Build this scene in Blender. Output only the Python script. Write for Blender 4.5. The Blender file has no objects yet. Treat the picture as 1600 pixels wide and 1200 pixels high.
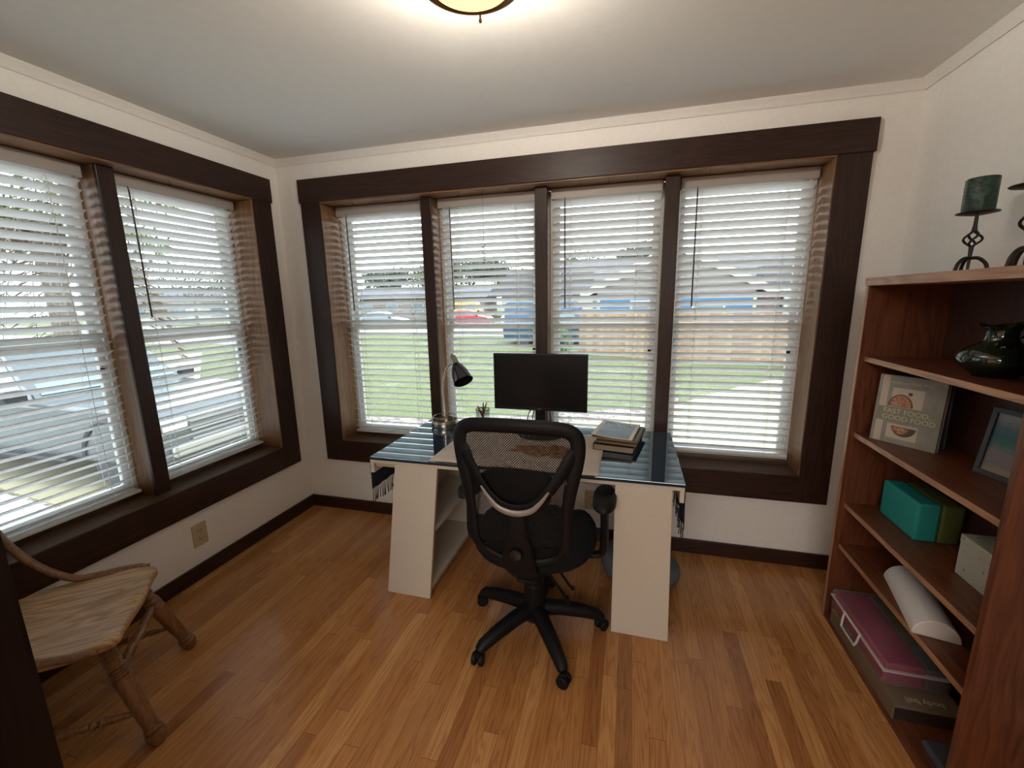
import bpy, bmesh, math, random
from mathutils import Vector, Matrix, Euler
from math import sin, cos, pi, radians
random.seed(7)
S = bpy.context.scene
COL = S.collection

# ------------------------------------------------------------------ camera
cam = bpy.data.cameras.new('camera'); camo = bpy.data.objects.new('camera', cam); COL.objects.link(camo)
cam.sensor_fit = 'HORIZONTAL'; cam.sensor_width = 36; cam.lens = 15.041; cam.clip_start = 0.02; cam.clip_end = 400
cr = Vector((0.96479746, 0.26239141, -0.01779377)); cu = Vector((-0.03374157, 0.1905971, 0.9810883)); cw = Vector((-0.26082058, 0.94595111, -0.19274109))
m = Matrix.Identity(4)
for i in range(3):
    m[i][0] = cr[i]; m[i][1] = cu[i]; m[i][2] = -cw[i]
m.translation = (0, 0, 1.5141); camo.matrix_world = m
S.camera = camo
# ------------------------------------------------------------------ world, exposure, big lights
S.view_settings.view_transform = 'Standard'; S.view_settings.look = 'None'
S.view_settings.exposure = 0.95; S.view_settings.gamma = 1.0; S.view_settings.use_curve_mapping = False
S.render.engine = 'CYCLES'
S.cycles.use_denoising = True; S.cycles.max_bounces = 10; S.cycles.diffuse_bounces = 6; S.cycles.transparent_max_bounces = 24
S.cycles.caustics_reflective = False; S.cycles.caustics_refractive = False; S.cycles.sample_clamp_indirect = 6
SKY = 4.2
w = bpy.data.worlds.new('world'); S.world = w; w.use_nodes = True
nt = w.node_tree; nt.nodes.clear()
o = nt.nodes.new('ShaderNodeOutputWorld'); bg = nt.nodes.new('ShaderNodeBackground'); tc = nt.nodes.new('ShaderNodeTexCoord')
sep = nt.nodes.new('ShaderNodeSeparateXYZ'); rp = nt.nodes.new('ShaderNodeValToRGB')
rp.color_ramp.elements[0].position = 0.0; rp.color_ramp.elements[0].color = (0.93, 0.97, 1, 1)
rp.color_ramp.elements[1].position = 0.6; rp.color_ramp.elements[1].color = (0.72, 0.86, 1, 1)
nt.links.new(tc.outputs['Generated'], sep.inputs[0]); nt.links.new(sep.outputs['Z'], rp.inputs[0]); nt.links.new(rp.outputs[0], bg.inputs[0])
bg.inputs[1].default_value = SKY; nt.links.new(bg.outputs[0], o.inputs[0])
sun = bpy.data.lights.new('sun', 'SUN'); sun.energy = 1.5; sun.angle = radians(12); sun.color = (1, 0.93, 0.8)
suno = bpy.data.objects.new('sun', sun); COL.objects.link(suno)
suno.rotation_euler = Vector((-0.35, 0.15, -1)).to_track_quat('-Z', 'Y').to_euler()
def area(name, loc, direction, sx, sy, energy, color, portal=False):
    l = bpy.data.lights.new(name, 'AREA'); l.shape = 'RECTANGLE'; l.size = sx; l.size_y = sy; l.energy = energy; l.color = color
    if portal: l.cycles.is_portal = True
    ob = bpy.data.objects.new(name, l); COL.objects.link(ob); ob.location = loc
    ob.rotation_euler = Vector(direction).to_track_quat('-Z', 'Y').to_euler(); return ob
area('portal_back', (-0.525, 2.86, 1.35), (0, -1, 0), 3.0, 1.75, 1, (1, 1, 1), True)
area('portal_left', (-2.62, 1.55, 1.35), (1, 0, 0), 1.6, 1.75, 1, (1, 1, 1), True)
area('hallway_fill', (-0.2, -2.2, 2.36), (0.0, 0.35, -1), 2.2, 2.2, 75, (1, 0.96, 0.91))  # added fill for the interior, no known lamp in the unseen hallway

# ------------------------------------------------------------------ materials
def mat_base(name, color=(0.8, 0.8, 0.8), rough=0.5, metal=0.0, spec=0.5, emis=None, estr=0.0):
    mt = bpy.data.materials.new(name); mt.use_nodes = True
    b = mt.node_tree.nodes['Principled BSDF']
    b.inputs['Base Color'].default_value = (*color, 1); b.inputs['Roughness'].default_value = rough
    b.inputs['Metallic'].default_value = metal; b.inputs['Specular IOR Level'].default_value = spec
    if emis:
        b.inputs['Emission Color'].default_value = (*emis, 1); b.inputs['Emission Strength'].default_value = estr
    return mt
def N(nt, typ, **kw):
    n = nt.nodes.new(typ)
    for k, v in kw.items(): setattr(n, k, v)
    return n
def mth(nt, op, a, b=None, c=None):
    n = nt.nodes.new('ShaderNodeMath'); n.operation = op
    for i, v in enumerate((a, b, c)):
        if v is None: continue
        if isinstance(v, (int, float)): n.inputs[i].default_value = v
        else: nt.links.new(v, n.inputs[i])
    return n.outputs[0]
def ramp(nt, fac, stops):
    r = nt.nodes.new('ShaderNodeValToRGB'); el = r.color_ramp.elements
    while len(el) < len(stops): el.new(0.5)
    for e, (p, c) in zip(el, stops):
        e.position = p; e.color = (*c, 1)
    nt.links.new(fac, r.inputs[0]); return r.outputs[0]
def noise(nt, vec, scale, detail=3, rough=0.5, dist=0.0):
    n = nt.nodes.new('ShaderNodeTexNoise'); n.inputs['Scale'].default_value = scale; n.inputs['Detail'].default_value = detail
    n.inputs['Roughness'].default_value = rough; n.inputs['Distortion'].default_value = dist
    if vec is not None: nt.links.new(vec, n.inputs['Vector'])
    return n.outputs['Fac']
def mapping(nt, src, scale=(1, 1, 1), loc=(0, 0, 0), rot=(0, 0, 0)):
    n = nt.nodes.new('ShaderNodeMapping'); n.inputs['Scale'].default_value = scale; n.inputs['Location'].default_value = loc
    n.inputs['Rotation'].default_value = rot; nt.links.new(src, n.inputs['Vector']); return n.outputs[0]
def bump(nt, b, h, strength, dist=0.001):
    n = nt.nodes.new('ShaderNodeBump'); n.inputs['Strength'].default_value = strength; n.inputs['Distance'].default_value = dist
    nt.links.new(h, n.inputs['Height']); nt.links.new(n.outputs[0], b.inputs['Normal'])
def noisy(name, c1, c2, scale=20, rough=0.6, detail=4, stretch=(1, 1, 1), bmp=0.0, spec=0.5, metal=0.0, pos=(0.35, 0.65)):
    mt = mat_base(name, c1, rough, metal, spec); nt = mt.node_tree; b = nt.nodes['Principled BSDF']
    tc = N(nt, 'ShaderNodeTexCoord'); v = mapping(nt, tc.outputs['Object'], stretch)
    f = noise(nt, v, scale, detail)
    nt.links.new(ramp(nt, f, [(pos[0], c1), (pos[1], c2)]), b.inputs['Base Color'])
    if bmp: bump(nt, b, f, bmp, 0.002)
    return mt
def wood(name, dark, light, axis='x', scale=1.0, rough=0.4, ring=0.5, coat=0.0, spec=0.5):
    """oak-like grain: long streaks plus cathedral figure, running along axis"""
    mt = mat_base(name, light, rough, 0, spec); nt = mt.node_tree; b = nt.nodes['Principled BSDF']
    tc = N(nt, 'ShaderNodeTexCoord')
    lo, hi = 1.2 * scale, 14 * scale
    st = {'x': (lo, hi, hi), 'y': (hi, lo, hi), 'z': (hi, hi, lo)}[axis]
    v = mapping(nt, tc.outputs['Object'], st)
    big = noise(nt, v, 1.0, 2, 0.5, 0.4)
    rings = mth(nt, 'FRACT', mth(nt, 'MULTIPLY', big, 9.0))
    tri = mth(nt, 'ABSOLUTE', mth(nt, 'SUBTRACT', rings, 0.5))
    st2 = {'x': (6, 160, 160), 'y': (160, 6, 160), 'z': (160, 160, 6)}[axis]
    fine = noise(nt, mapping(nt, tc.outputs['Object'], tuple(s * scale for s in st2)), 1.0, 3, 0.6)
    f = mth(nt, 'ADD', mth(nt, 'MULTIPLY', tri, ring), mth(nt, 'MULTIPLY', fine, 1.0 - ring * 0.5))
    mid = tuple((a + c) / 2 for a, c in zip(dark, light))
    nt.links.new(ramp(nt, f, [(0.25, dark), (0.5, mid), (0.75, light)]), b.inputs['Base Color'])
    b.inputs['Coat Weight'].default_value = coat; b.inputs['Coat Roughness'].default_value = 0.15
    bump(nt, b, fine, 0.15, 0.001)
    return mt
M = {}
M['wall'] = noisy('wall_paint', (0.78, 0.76, 0.725), (0.81, 0.79, 0.755), 60, 0.85, bmp=0.12)
M['ceiling'] = noisy('ceiling_paint', (0.83, 0.815, 0.775), (0.85, 0.835, 0.795), 25, 0.9, bmp=0.2)
DK, DL = (0.016, 0.006, 0.004), (0.045, 0.018, 0.011)
M['dark_x'] = wood('dark_stained_wood_x', DK, DL, 'x', 1.0, 0.42, spec=0.35)
M['dark_y'] = wood('dark_stained_wood_y', DK, DL, 'y', 1.0, 0.42, spec=0.35)
M['dark_z'] = wood('dark_stained_wood_z', DK, DL, 'z', 1.0, 0.42, spec=0.35)
M['shaded_dark'] = wood('shaded_dark_wood', (0.004, 0.002, 0.002), (0.012, 0.006, 0.005), 'z', 1.0, 0.5, spec=0.2)  # near-black copy of the dark wood, the doorway's shade put into its colour
JK, JL = (0.11, 0.048, 0.018), (0.29, 0.145, 0.054)  # lighter stain, with the glow from the windows put into the colour
M['lit_jamb_x'] = wood('lit_jamb_wood_x', JK, JL, 'x', 1.0, 0.42)
M['lit_jamb_y'] = wood('lit_jamb_wood_y', JK, JL, 'y', 1.0, 0.42)
M['lit_jamb_z'] = wood('lit_jamb_wood_z', JK, JL, 'z', 1.0, 0.42)
M['sill_x'] = wood('sill_wood_x', (0.04, 0.018, 0.009), (0.11, 0.06, 0.03), 'x', 1.0, 0.42)
M['sill_y'] = wood('sill_wood_y', (0.04, 0.018, 0.009), (0.11, 0.06, 0.03), 'y', 1.0, 0.42)
SK, SL = (0.07, 0.018, 0.007), (0.175, 0.055, 0.022)
M['shelf_y'] = wood('cherry_stained_oak_y', SK, SL, 'y', 1.0, 0.4)
M['lit_edge_y'] = wood('lit_oak_edge_y', (0.26, 0.115, 0.055), (0.46, 0.25, 0.14), 'y', 1.0, 0.4, 0.7)  # window light on the shelf edges put into a brighter oak colour
M['lit_edge_z'] = wood('lit_oak_edge_z', (0.26, 0.115, 0.055), (0.46, 0.25, 0.14), 'z', 1.0, 0.4, 0.7)
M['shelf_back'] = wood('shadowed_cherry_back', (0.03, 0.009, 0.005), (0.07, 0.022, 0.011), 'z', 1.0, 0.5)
M['shelf_z'] = wood('cherry_stained_oak_z', SK, SL, 'z', 1.0, 0.4)
OK_, OL = (0.24, 0.12, 0.045), (0.60, 0.39, 0.20)
M['oak_y'] = wood('golden_oak_y', OK_, OL, 'y', 1.0, 0.33, 0.6)
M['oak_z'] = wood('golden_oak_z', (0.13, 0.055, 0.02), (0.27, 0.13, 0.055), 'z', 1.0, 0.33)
M['cream'] = noisy('cream_laminate', (0.56, 0.515, 0.43), (0.60, 0.555, 0.47), 200, 0.55)
M['cream_edge'] = mat_base('cream_edge', (0.45, 0.36, 0.22), 0.6)
M['white'] = mat_base('white_vinyl', (0.60, 0.595, 0.56), 0.4)
M['slat'] = noisy('white_blind_slat', (0.74, 0.735, 0.72), (0.76, 0.755, 0.74), 30, 0.42)
M['valance'] = mat_base('blind_valance', (0.45, 0.41, 0.38), 0.45)
M['cord'] = mat_base('blind_cord', (0.7, 0.69, 0.66), 0.8)
M['wand'] = mat_base('brown_plastic', (0.05, 0.035, 0.03), 0.35)
M['black'] = mat_base('black_plastic', (0.006, 0.006, 0.007), 0.5, spec=0.2)
M['black_fabric'] = noisy('black_fabric', (0.004, 0.005, 0.006), (0.008, 0.010, 0.012), 400, 0.9, spec=0.2)
M['black_gloss'] = mat_base('black_gloss', (0.006, 0.006, 0.007), 0.25)
M['screen'] = mat_base('screen_black', (0.004, 0.004, 0.005), 0.3, spec=0.3)
M['silver'] = mat_base('silver_plastic', (0.27, 0.245, 0.225), 0.4, 0.3)
M['steel'] = mat_base('brushed_steel', (0.42, 0.38, 0.33), 0.25, 1.0)
M['gunmetal'] = mat_base('gunmetal_gloss', (0.10, 0.10, 0.10), 0.12, 0.9)
M['iron'] = mat_base('wrought_iron', (0.018, 0.014, 0.013), 0.45, 0.4)
M['bronze'] = mat_base('bronze', (0.10, 0.055, 0.035), 0.4, 0.7)
M['navy'] = noisy('navy_cloth', (0.006, 0.011, 0.022), (0.010, 0.017, 0.032), 300, 0.85)
M['navy_glass'] = mat_base('navy_backed_glass', (0.010, 0.030, 0.055), 0.015, spec=1.0)
M['navy_glass'].node_tree.nodes['Principled BSDF'].inputs['IOR'].default_value = 2.3; M['navy_glass'].node_tree.nodes['Principled BSDF'].inputs['Specular Tint'].default_value = (0.8, 0.93, 1, 1)
M['ivory'] = mat_base('ivory_plastic', (0.48, 0.40, 0.24), 0.4)
M['slot'] = mat_base('dark_slot', (0.02, 0.015, 0.01), 0.6)
M['paper'] = mat_base('page_paper', (0.30, 0.225, 0.15), 0.8)
M['teal'] = noisy('teal_foam', (0.01, 0.24, 0.22), (0.014, 0.28, 0.255), 300, 0.7)
M['green_foam'] = noisy('olive_foam', (0.085, 0.105, 0.02), (0.10, 0.12, 0.028), 300, 0.7)
M['white_foam'] = noisy('white_foam', (0.62, 0.58, 0.55), (0.70, 0.66, 0.63), 500, 0.85, bmp=0.1)
M['slate'] = mat_base('slate_frame', (0.055, 0.06, 0.075), 0.5)
M['glaze'] = noisy('green_glaze', (0.003, 0.008, 0.004), (0.010, 0.019, 0.010), 14, 0.06, spec=0.9)
M['red'] = mat_base('red_plastic', (0.35, 0.02, 0.03), 0.4)
M['grey_fabric'] = noisy('grey_blue_fabric', (0.09, 0.11, 0.125), (0.12, 0.14, 0.155), 200, 0.9)
M['crystal'] = mat_base('crystal', (0.8, 0.8, 0.8), 0.05, 0.9)

def thin_glass(name, tint=(0.93, 0.95, 0.95), refl=0.6):
    mt = bpy.data.materials.new(name); mt.use_nodes = True; nt = mt.node_tree; nt.nodes.clear()
    o = N(nt, 'ShaderNodeOutputMaterial'); mx = N(nt, 'ShaderNodeMixShader'); t = N(nt, 'ShaderNodeBsdfTransparent'); g = N(nt, 'ShaderNodeBsdfGlossy')
    t.inputs[0].default_value = (*tint, 1); g.inputs['Roughness'].default_value = 0.0
    f = N(nt, 'ShaderNodeFresnel'); f.inputs[0].default_value = 1.45
    nt.links.new(mth(nt, 'MULTIPLY', f.outputs[0], refl), mx.inputs[0])
    nt.links.new(t.outputs[0], mx.inputs[1]); nt.links.new(g.outputs[0], mx.inputs[2]); nt.links.new(mx.outputs[0], o.inputs[0])
    return mt
M['glass'] = thin_glass('window_glass')

def floor_mat():
    mt = mat_base('oak_floor', (0.4, 0.2, 0.1), 0.3); nt = mt.node_tree; b = nt.nodes['Principled BSDF']
    tc = N(nt, 'ShaderNodeTexCoord'); sp = N(nt, 'ShaderNodeSeparateXYZ'); nt.links.new(tc.outputs['Object'], sp.inputs[0])
    W = 0.0572
    xr = mth(nt, 'DIVIDE', sp.outputs['X'], W); row = mth(nt, 'FLOOR', xr)
    wn = N(nt, 'ShaderNodeTexWhiteNoise', noise_dimensions='1D'); nt.links.new(row, wn.inputs['W'])
    yo = mth(nt, 'ADD', mth(nt, 'DIVIDE', sp.outputs['Y'], 0.85), mth(nt, 'MULTIPLY', wn.outputs['Value'], 7.3)); idx = mth(nt, 'FLOOR', yo)
    cmb = N(nt, 'ShaderNodeCombineXYZ'); nt.links.new(row, cmb.inputs[0]); nt.links.new(idx, cmb.inputs[1])
    wn2 = N(nt, 'ShaderNodeTexWhiteNoise', noise_dimensions='2D'); nt.links.new(cmb.outputs[0], wn2.inputs['Vector'])
    rnd = wn2.outputs['Value']
    c2 = N(nt, 'ShaderNodeCombineXYZ')
    nt.links.new(mth(nt, 'ADD', mth(nt, 'MULTIPLY', sp.outputs['X'], 22), mth(nt, 'MULTIPLY', rnd, 90)), c2.inputs[0])
    nt.links.new(mth(nt, 'ADD', mth(nt, 'MULTIPLY', sp.outputs['Y'], 1.3), mth(nt, 'MULTIPLY', rnd, 37)), c2.inputs[1])
    big = noise(nt, c2.outputs[0], 1.0, 2, 0.45, 0.5)
    tri = mth(nt, 'ABSOLUTE', mth(nt, 'SUBTRACT', mth(nt, 'FRACT', mth(nt, 'MULTIPLY', big, 12.0)), 0.5))
    c3 = N(nt, 'ShaderNodeCombineXYZ')
    nt.links.new(mth(nt, 'ADD', mth(nt, 'MULTIPLY', sp.outputs['X'], 260), mth(nt, 'MULTIPLY', rnd, 50)), c3.inputs[0])
    nt.links.new(mth(nt, 'MULTIPLY', sp.outputs['Y'], 7), c3.inputs[1])
    fine = noise(nt, c3.outputs[0], 1.0, 3, 0.6)
    base = ramp(nt, rnd, [(0.0, (0.33, 0.135, 0.044)), (0.25, (0.43, 0.19, 0.062)), (0.75, (0.48, 0.225, 0.078)), (1.0, (0.55, 0.28, 0.105))])
    g = mth(nt, 'ADD', mth(nt, 'MULTIPLY', tri, 0.70), mth(nt, 'MULTIPLY', fine, 0.70))
    gr = ramp(nt, g, [(0.25, (0.66, 0.58, 0.5)), (0.6, (1.0, 1.0, 1.0))])
    mx = N(nt, 'ShaderNodeMix', data_type='RGBA', blend_type='MULTIPLY'); mx.inputs['Factor'].default_value = 1
    nt.links.new(base, mx.inputs['A']); nt.links.new(gr, mx.inputs['B'])
    fx = mth(nt, 'ABSOLUTE', mth(nt, 'SUBTRACT', mth(nt, 'FRACT', xr), 0.5)); fy = mth(nt, 'ABSOLUTE', mth(nt, 'SUBTRACT', mth(nt, 'FRACT', yo), 0.5))
    gap = mth(nt, 'MAXIMUM', mth(nt, 'GREATER_THAN', fx, 0.489), mth(nt, 'GREATER_THAN', fy, 0.4988))
    mx2 = N(nt, 'ShaderNodeMix', data_type='RGBA', blend_type='MIX'); nt.links.new(mth(nt, 'MULTIPLY', gap, 0.65), mx2.inputs['Factor'])
    nt.links.new(mx.outputs['Result'], mx2.inputs['A']); mx2.inputs['B'].default_value = (0.09, 0.035, 0.014, 1)
    nt.links.new(mx2.outputs['Result'], b.inputs['Base Color'])
    nt.links.new(mth(nt, 'ADD', mth(nt, 'MULTIPLY', fine, 0.10), 0.14), b.inputs['Roughness'])
    hb = mth(nt, 'SUBTRACT', mth(nt, 'MULTIPLY', fine, 0.25), gap); bump(nt, b, hb, 0.25, 0.0008)
    return mt
M['floor'] = floor_mat()

def mesh_mat():
    """woven chair mesh: real holes between black threads"""
    mt = mat_base('black_mesh_weave', (0.009, 0.008, 0.008), 0.6, spec=0.2); nt = mt.node_tree; b = nt.nodes['Principled BSDF']; out = nt.nodes['Material Output']
    tc = N(nt, 'ShaderNodeTexCoord'); sp = N(nt, 'ShaderNodeSeparateXYZ'); nt.links.new(tc.outputs['Object'], sp.inputs[0])
    a = mth(nt, 'SINE', mth(nt, 'MULTIPLY', sp.outputs['X'], 2 * pi / 0.0093)); c = mth(nt, 'SINE', mth(nt, 'MULTIPLY', sp.outputs['Z'], 2 * pi / 0.0098))
    hole = mth(nt, 'GREATER_THAN', mth(nt, 'MULTIPLY', a, c), 0.10)
    t = N(nt, 'ShaderNodeBsdfTransparent'); mx = N(nt, 'ShaderNodeMixShader')
    nt.links.new(hole, mx.inputs[0]); nt.links.new(b.outputs[0], mx.inputs[1]); nt.links.new(t.outputs[0], mx.inputs[2]); nt.links.new(mx.outputs[0], out.inputs[0])
    return mt
M['mesh'] = mesh_mat()
def wire_mat():
    mt = mat_base('wire_mesh', (0.01, 0.01, 0.01), 0.5, 0.5); nt = mt.node_tree; b = nt.nodes['Principled BSDF']; out = nt.nodes['Material Output']
    tc = N(nt, 'ShaderNodeTexCoord'); sp = N(nt, 'ShaderNodeSeparateXYZ'); nt.links.new(tc.outputs['Object'], sp.inputs[0])
    ang = mth(nt, 'ARCTAN2', sp.outputs['Y'], sp.outputs['X'])
    a = mth(nt, 'ABSOLUTE', mth(nt, 'SINE', mth(nt, 'MULTIPLY', ang, 32))); c = mth(nt, 'ABSOLUTE', mth(nt, 'SINE', mth(nt, 'MULTIPLY', sp.outputs['Z'], pi / 0.004)))
    hole = mth(nt, 'GREATER_THAN', mth(nt, 'MINIMUM', a, c), 0.35)
    t = N(nt, 'ShaderNodeBsdfTransparent'); mx = N(nt, 'ShaderNodeMixShader')
    nt.links.new(hole, mx.inputs[0]); nt.links.new(b.outputs[0], mx.inputs[1]); nt.links.new(t.outputs[0], mx.inputs[2]); nt.links.new(mx.outputs[0], out.inputs[0])
    return mt
M['wire'] = wire_mat()

# ------------------------------------------------------------------ mesh helpers
def BM(): return bmesh.new()
def box(bm, x0, x1, y0, y1, z0, z1, mtx=None):
    vs = [bm.verts.new(Vector(p) if mtx is None else mtx @ Vector(p)) for p in
          ((x0, y0, z0), (x1, y0, z0), (x1, y1, z0), (x0, y1, z0), (x0, y0, z1), (x1, y0, z1), (x1, y1, z1), (x0, y1, z1))]
    for f in ((3, 2, 1, 0), (4, 5, 6, 7), (0, 1, 5, 4), (1, 2, 6, 5), (2, 3, 7, 6), (3, 0, 4, 7)):
        bm.faces.new([vs[i] for i in f])
    return bm
def Bx(*a): return box(BM(), *a)
def tube(bm, pts, r, n=10, closed=False, flat=1.0, caps=True):
    pts = [Vector(p) for p in pts]; k = len(pts); rs = r if isinstance(r, (list, tuple)) else [r] * k
    rings = []; prev = None
    for i, p in enumerate(pts):
        if closed: t = (pts[(i + 1) % k] - pts[i - 1]).normalized()
        elif i == 0: t = (pts[1] - p).normalized()
        elif i == k - 1: t = (p - pts[i - 1]).normalized()
        else: t = ((pts[i + 1] - p).normalized() + (p - pts[i - 1]).normalized()).normalized()
        if prev is None:
            a = Vector((0, 0, 1)) if abs(t.z) < 0.9 else Vector((1, 0, 0))
            u = t.cross(a).normalized()
        else:
            u = (prev - t * prev.dot(t)).normalized()
        prev = u; v = t.cross(u)
        rings.append([bm.verts.new(p + (u * cos(2 * pi * j / n) + v * flat * sin(2 * pi * j / n)) * rs[i]) for j in range(n)])
    for i in range(k if closed else k - 1):
        A = rings[i]; B = rings[(i + 1) % k]
        for j in range(n): bm.faces.new((A[j], A[(j + 1) % n], B[(j + 1) % n], B[j]))
    if caps and not closed:
        bm.faces.new(rings[0][::-1]); bm.faces.new(rings[-1])
    return bm
def lathe(bm, prof, n=28, mtx=None, c=(0, 0, 0)):
    """prof: [(r, z)...]; closed with caps where r > 0 at the ends"""
    rings = []
    for r, z in prof:
        if r < 1e-5: ring = [bm.verts.new((0, 0, z))]
        else: ring = [bm.verts.new((r * cos(2 * pi * j / n), r * sin(2 * pi * j / n), z)) for j in range(n)]
        rings.append(ring)
    for A, B in zip(rings, rings[1:]):
        if len(A) == 1 and len(B) == 1: continue
        for j in range(n):
            if len(A) == 1: bm.faces.new((A[0], B[(j + 1) % n], B[j]))
            elif len(B) == 1: bm.faces.new((A[j], A[(j + 1) % n], B[0]))
            else: bm.faces.new((A[j], A[(j + 1) % n], B[(j + 1) % n], B[j]))
    if len(rings[0]) > 1: bm.faces.new(rings[0][::-1])
    if len(rings[-1]) > 1: bm.faces.new(rings[-1])
    vs = [v for r in rings for v in r]
    M4 = Matrix.Translation(c) @ (mtx if mtx is not None else Matrix.Identity(4))
    bmesh.ops.transform(bm, matrix=M4, verts=vs); return bm
def prism(bm, pts, fn, d0, d1):
    A = [bm.verts.new(fn(a, b, d0)) for a, b in pts]; B = [bm.verts.new(fn(a, b, d1)) for a, b in pts]; n = len(pts)
    bm.faces.new(A); bm.faces.new(B[::-1])
    for i in range(n): bm.faces.new((A[(i + 1) % n], A[i], B[i], B[(i + 1) % n]))
    return bm
def turned(bm, p0, p1, prof, n=14):
    """turned spindle from p0 to p1; prof = [(t, r)...]"""
    p0, p1 = Vector(p0), Vector(p1); d = p1 - p0
    q = d.to_track_quat('Z', 'Y').to_matrix().to_4x4()
    return lathe(bm, [(r, t * d.length) for t, r in prof], n, q, p0)
def spline(pts, k=6, closed=False):
    P = [Vector(p) for p in pts]; n = len(P); out = []
    for i in range(n if closed else n - 1):
        p0 = P[i - 1] if (closed or i > 0) else P[0] * 2 - P[1]; p1 = P[i]; p2 = P[(i + 1) % n]
        p3 = P[(i + 2) % n] if (closed or i + 2 < n) else P[-1] * 2 - P[-2]
        for j in range(k):
            t = j / k
            out.append(0.5 * ((2 * p1) + (p2 - p0) * t + (2 * p0 - 5 * p1 + 4 * p2 - p3) * t * t + (3 * p1 - p0 - 3 * p2 + p3) * t ** 3))
    if not closed: out.append(P[-1])
    return out
def obj(name, bm, mat, parent=None, bevel=0, smooth=False, seg=2, label=None, kind=None, world=False, angle=35, subsurf=0, solid=0):
    if world and parent is not None:
        r = parent
        while r.parent: r = r.parent
        bmesh.ops.translate(bm, verts=bm.verts, vec=-Vector(r.location))
    bmesh.ops.recalc_face_normals(bm, faces=bm.faces)
    me = bpy.data.meshes.new(name); bm.to_mesh(me); bm.free()
    ob = bpy.data.objects.new(name, me); COL.objects.link(ob)
    for mm in (mat if isinstance(mat, list) else [mat]): me.materials.append(M[mm] if isinstance(mm, str) else mm)
    if smooth:
        me.polygons.foreach_set('use_smooth', [True] * len(me.polygons))
        try: me.set_sharp_from_angle(angle=radians(angle))
        except Exception: pass
    if solid:
        md = ob.modifiers.new('solid', 'SOLIDIFY'); md.thickness = solid; md.offset = 0
    if bevel:
        md = ob.modifiers.new('bevel', 'BEVEL'); md.width = bevel; md.segments = seg; md.limit_method = 'ANGLE'; md.angle_limit = radians(40)
    if subsurf:
        md = ob.modifiers.new('sub', 'SUBSURF'); md.levels = subsurf; md.render_levels = subsurf
    if parent is not None: ob.parent = parent
    if label: ob['label'] = label
    if kind: ob['kind'] = kind
    return ob
def tag(o, label, cat, group=None, kind=None):
    o['label'] = label; o['category'] = cat
    if group: o['group'] = group
    if kind: o['kind'] = kind
    return o
def thing(name, label, cat, loc=(0, 0, 0), rz=0, group=None, rot=None):
    o = bpy.data.objects.new(name, None); COL.objects.link(o); o.empty_display_size = 0.05
    o.location = loc; o.rotation_euler = rot if rot else (0, 0, rz); return tag(o, label, cat, group)
def struct(name, bm, mat, parent=None, bevel=0, **kw):
    return obj(name, bm, mat, parent, bevel, kind=None if parent is not None else 'structure', **kw)
def sroot(name, loc=(0, 0, 0)):
    o = bpy.data.objects.new(name, None); COL.objects.link(o); o.location = loc; o['kind'] = 'structure'; return o
def dup(root, loc, label=None, rz=None):
    def cp(o, par):
        c = o.copy(); COL.objects.link(c)
        if par is not None: c.parent = par
        for ch in list(o.children): cp(ch, c)
        return c
    r = cp(root, None); r.location = loc
    if rz is not None: r.rotation_euler = (0, 0, rz)
    if label: r['label'] = label
    return r
FONT_CACHE = {}
def text(name, s, mat, parent, mtx, size, depth=0.0004, align='CENTER', spacing=1.0, sx=1.0):
    """lettering as a mesh; mtx maps x right, y up, z out of the face"""
    cu_ = bpy.data.curves.new('t', 'FONT'); cu_.body = s; cu_.size = size; cu_.extrude = depth; cu_.align_x = align; cu_.align_y = 'CENTER'; cu_.space_character = spacing
    to = bpy.data.objects.new('t', cu_); COL.objects.link(to)
    dg = bpy.context.evaluated_depsgraph_get(); dg.update()
    me = bpy.data.meshes.new_from_object(to.evaluated_get(dg)); bpy.data.objects.remove(to); bpy.data.curves.remove(cu_)
    me.transform(mtx @ Matrix.Diagonal((sx, 1, 1, 1)))
    ob = bpy.data.objects.new(name, me); COL.objects.link(ob); me.materials.clear(); me.materials.append(M[mat] if isinstance(mat, str) else mat)
    ob.parent = parent; return ob
def frame_mtx(origin, right, up):
    r = Vector(right).normalized(); u = Vector(up).normalized(); n = r.cross(u)
    mm = Matrix.Identity(4)
    for i in range(3): mm[i][0] = r[i]; mm[i][1] = u[i]; mm[i][2] = n[i]
    mm.translation = origin; return mm

# ------------------------------------------------------------------ room shell
XL, XR, YB, H = -2.298, 1.243, 2.541, 2.44
ZB, ZT = 0.545, 2.152
OX0, OX1 = -1.965, 0.915      # back opening
OY0, OY1 = 0.80, 2.295        # left opening
struct('floor', Bx(-3.0, 2.6, -4.0, 2.80, -0.1, 0), 'floor')
struct('ceiling', Bx(-3.0, 2.6, -4.0, 2.80, H, H + 0.1), 'ceiling')
b = BM(); T = 2.80
e_ = 0.012; box(b, XL - 0.26, OX0 - e_, YB, T, 0, H); box(b, OX1 + e_, 1.4, YB, T, 0, H); box(b, OX0 - e_, OX1 + e_, YB, T, 0, ZB - 0.018); box(b, OX0 - e_, OX1 + e_, YB, T, ZT + 0.0185, H)
struct('wall_back', b, 'wall')
b = BM(); X2 = XL - 0.26
box(b, X2, XL, 0.25, OY0 - e_, 0, H); box(b, X2, XL, OY1 + e_, YB, 0, H); box(b, X2, XL, OY0 - e_, OY1 + e_, 0, ZB - 0.018); box(b, X2, XL, OY0 - e_, OY1 + e_, ZT + 0.0185, H)
struct('wall_left', b, 'wall')
struct('wall_right', Bx(XR, 1.4, 0.25, YB, 0, H), 'wall')
b = BM(); box(b, X2 + 0.26, -1.06, 0.25, 0.40, 0, H); box(b, 0.85, XR, 0.25, 0.40, 0, H); box(b, -1.06, 0.85, 0.25, 0.40, 2.12, H)
struct('wall_rear', b, 'wall')
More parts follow.
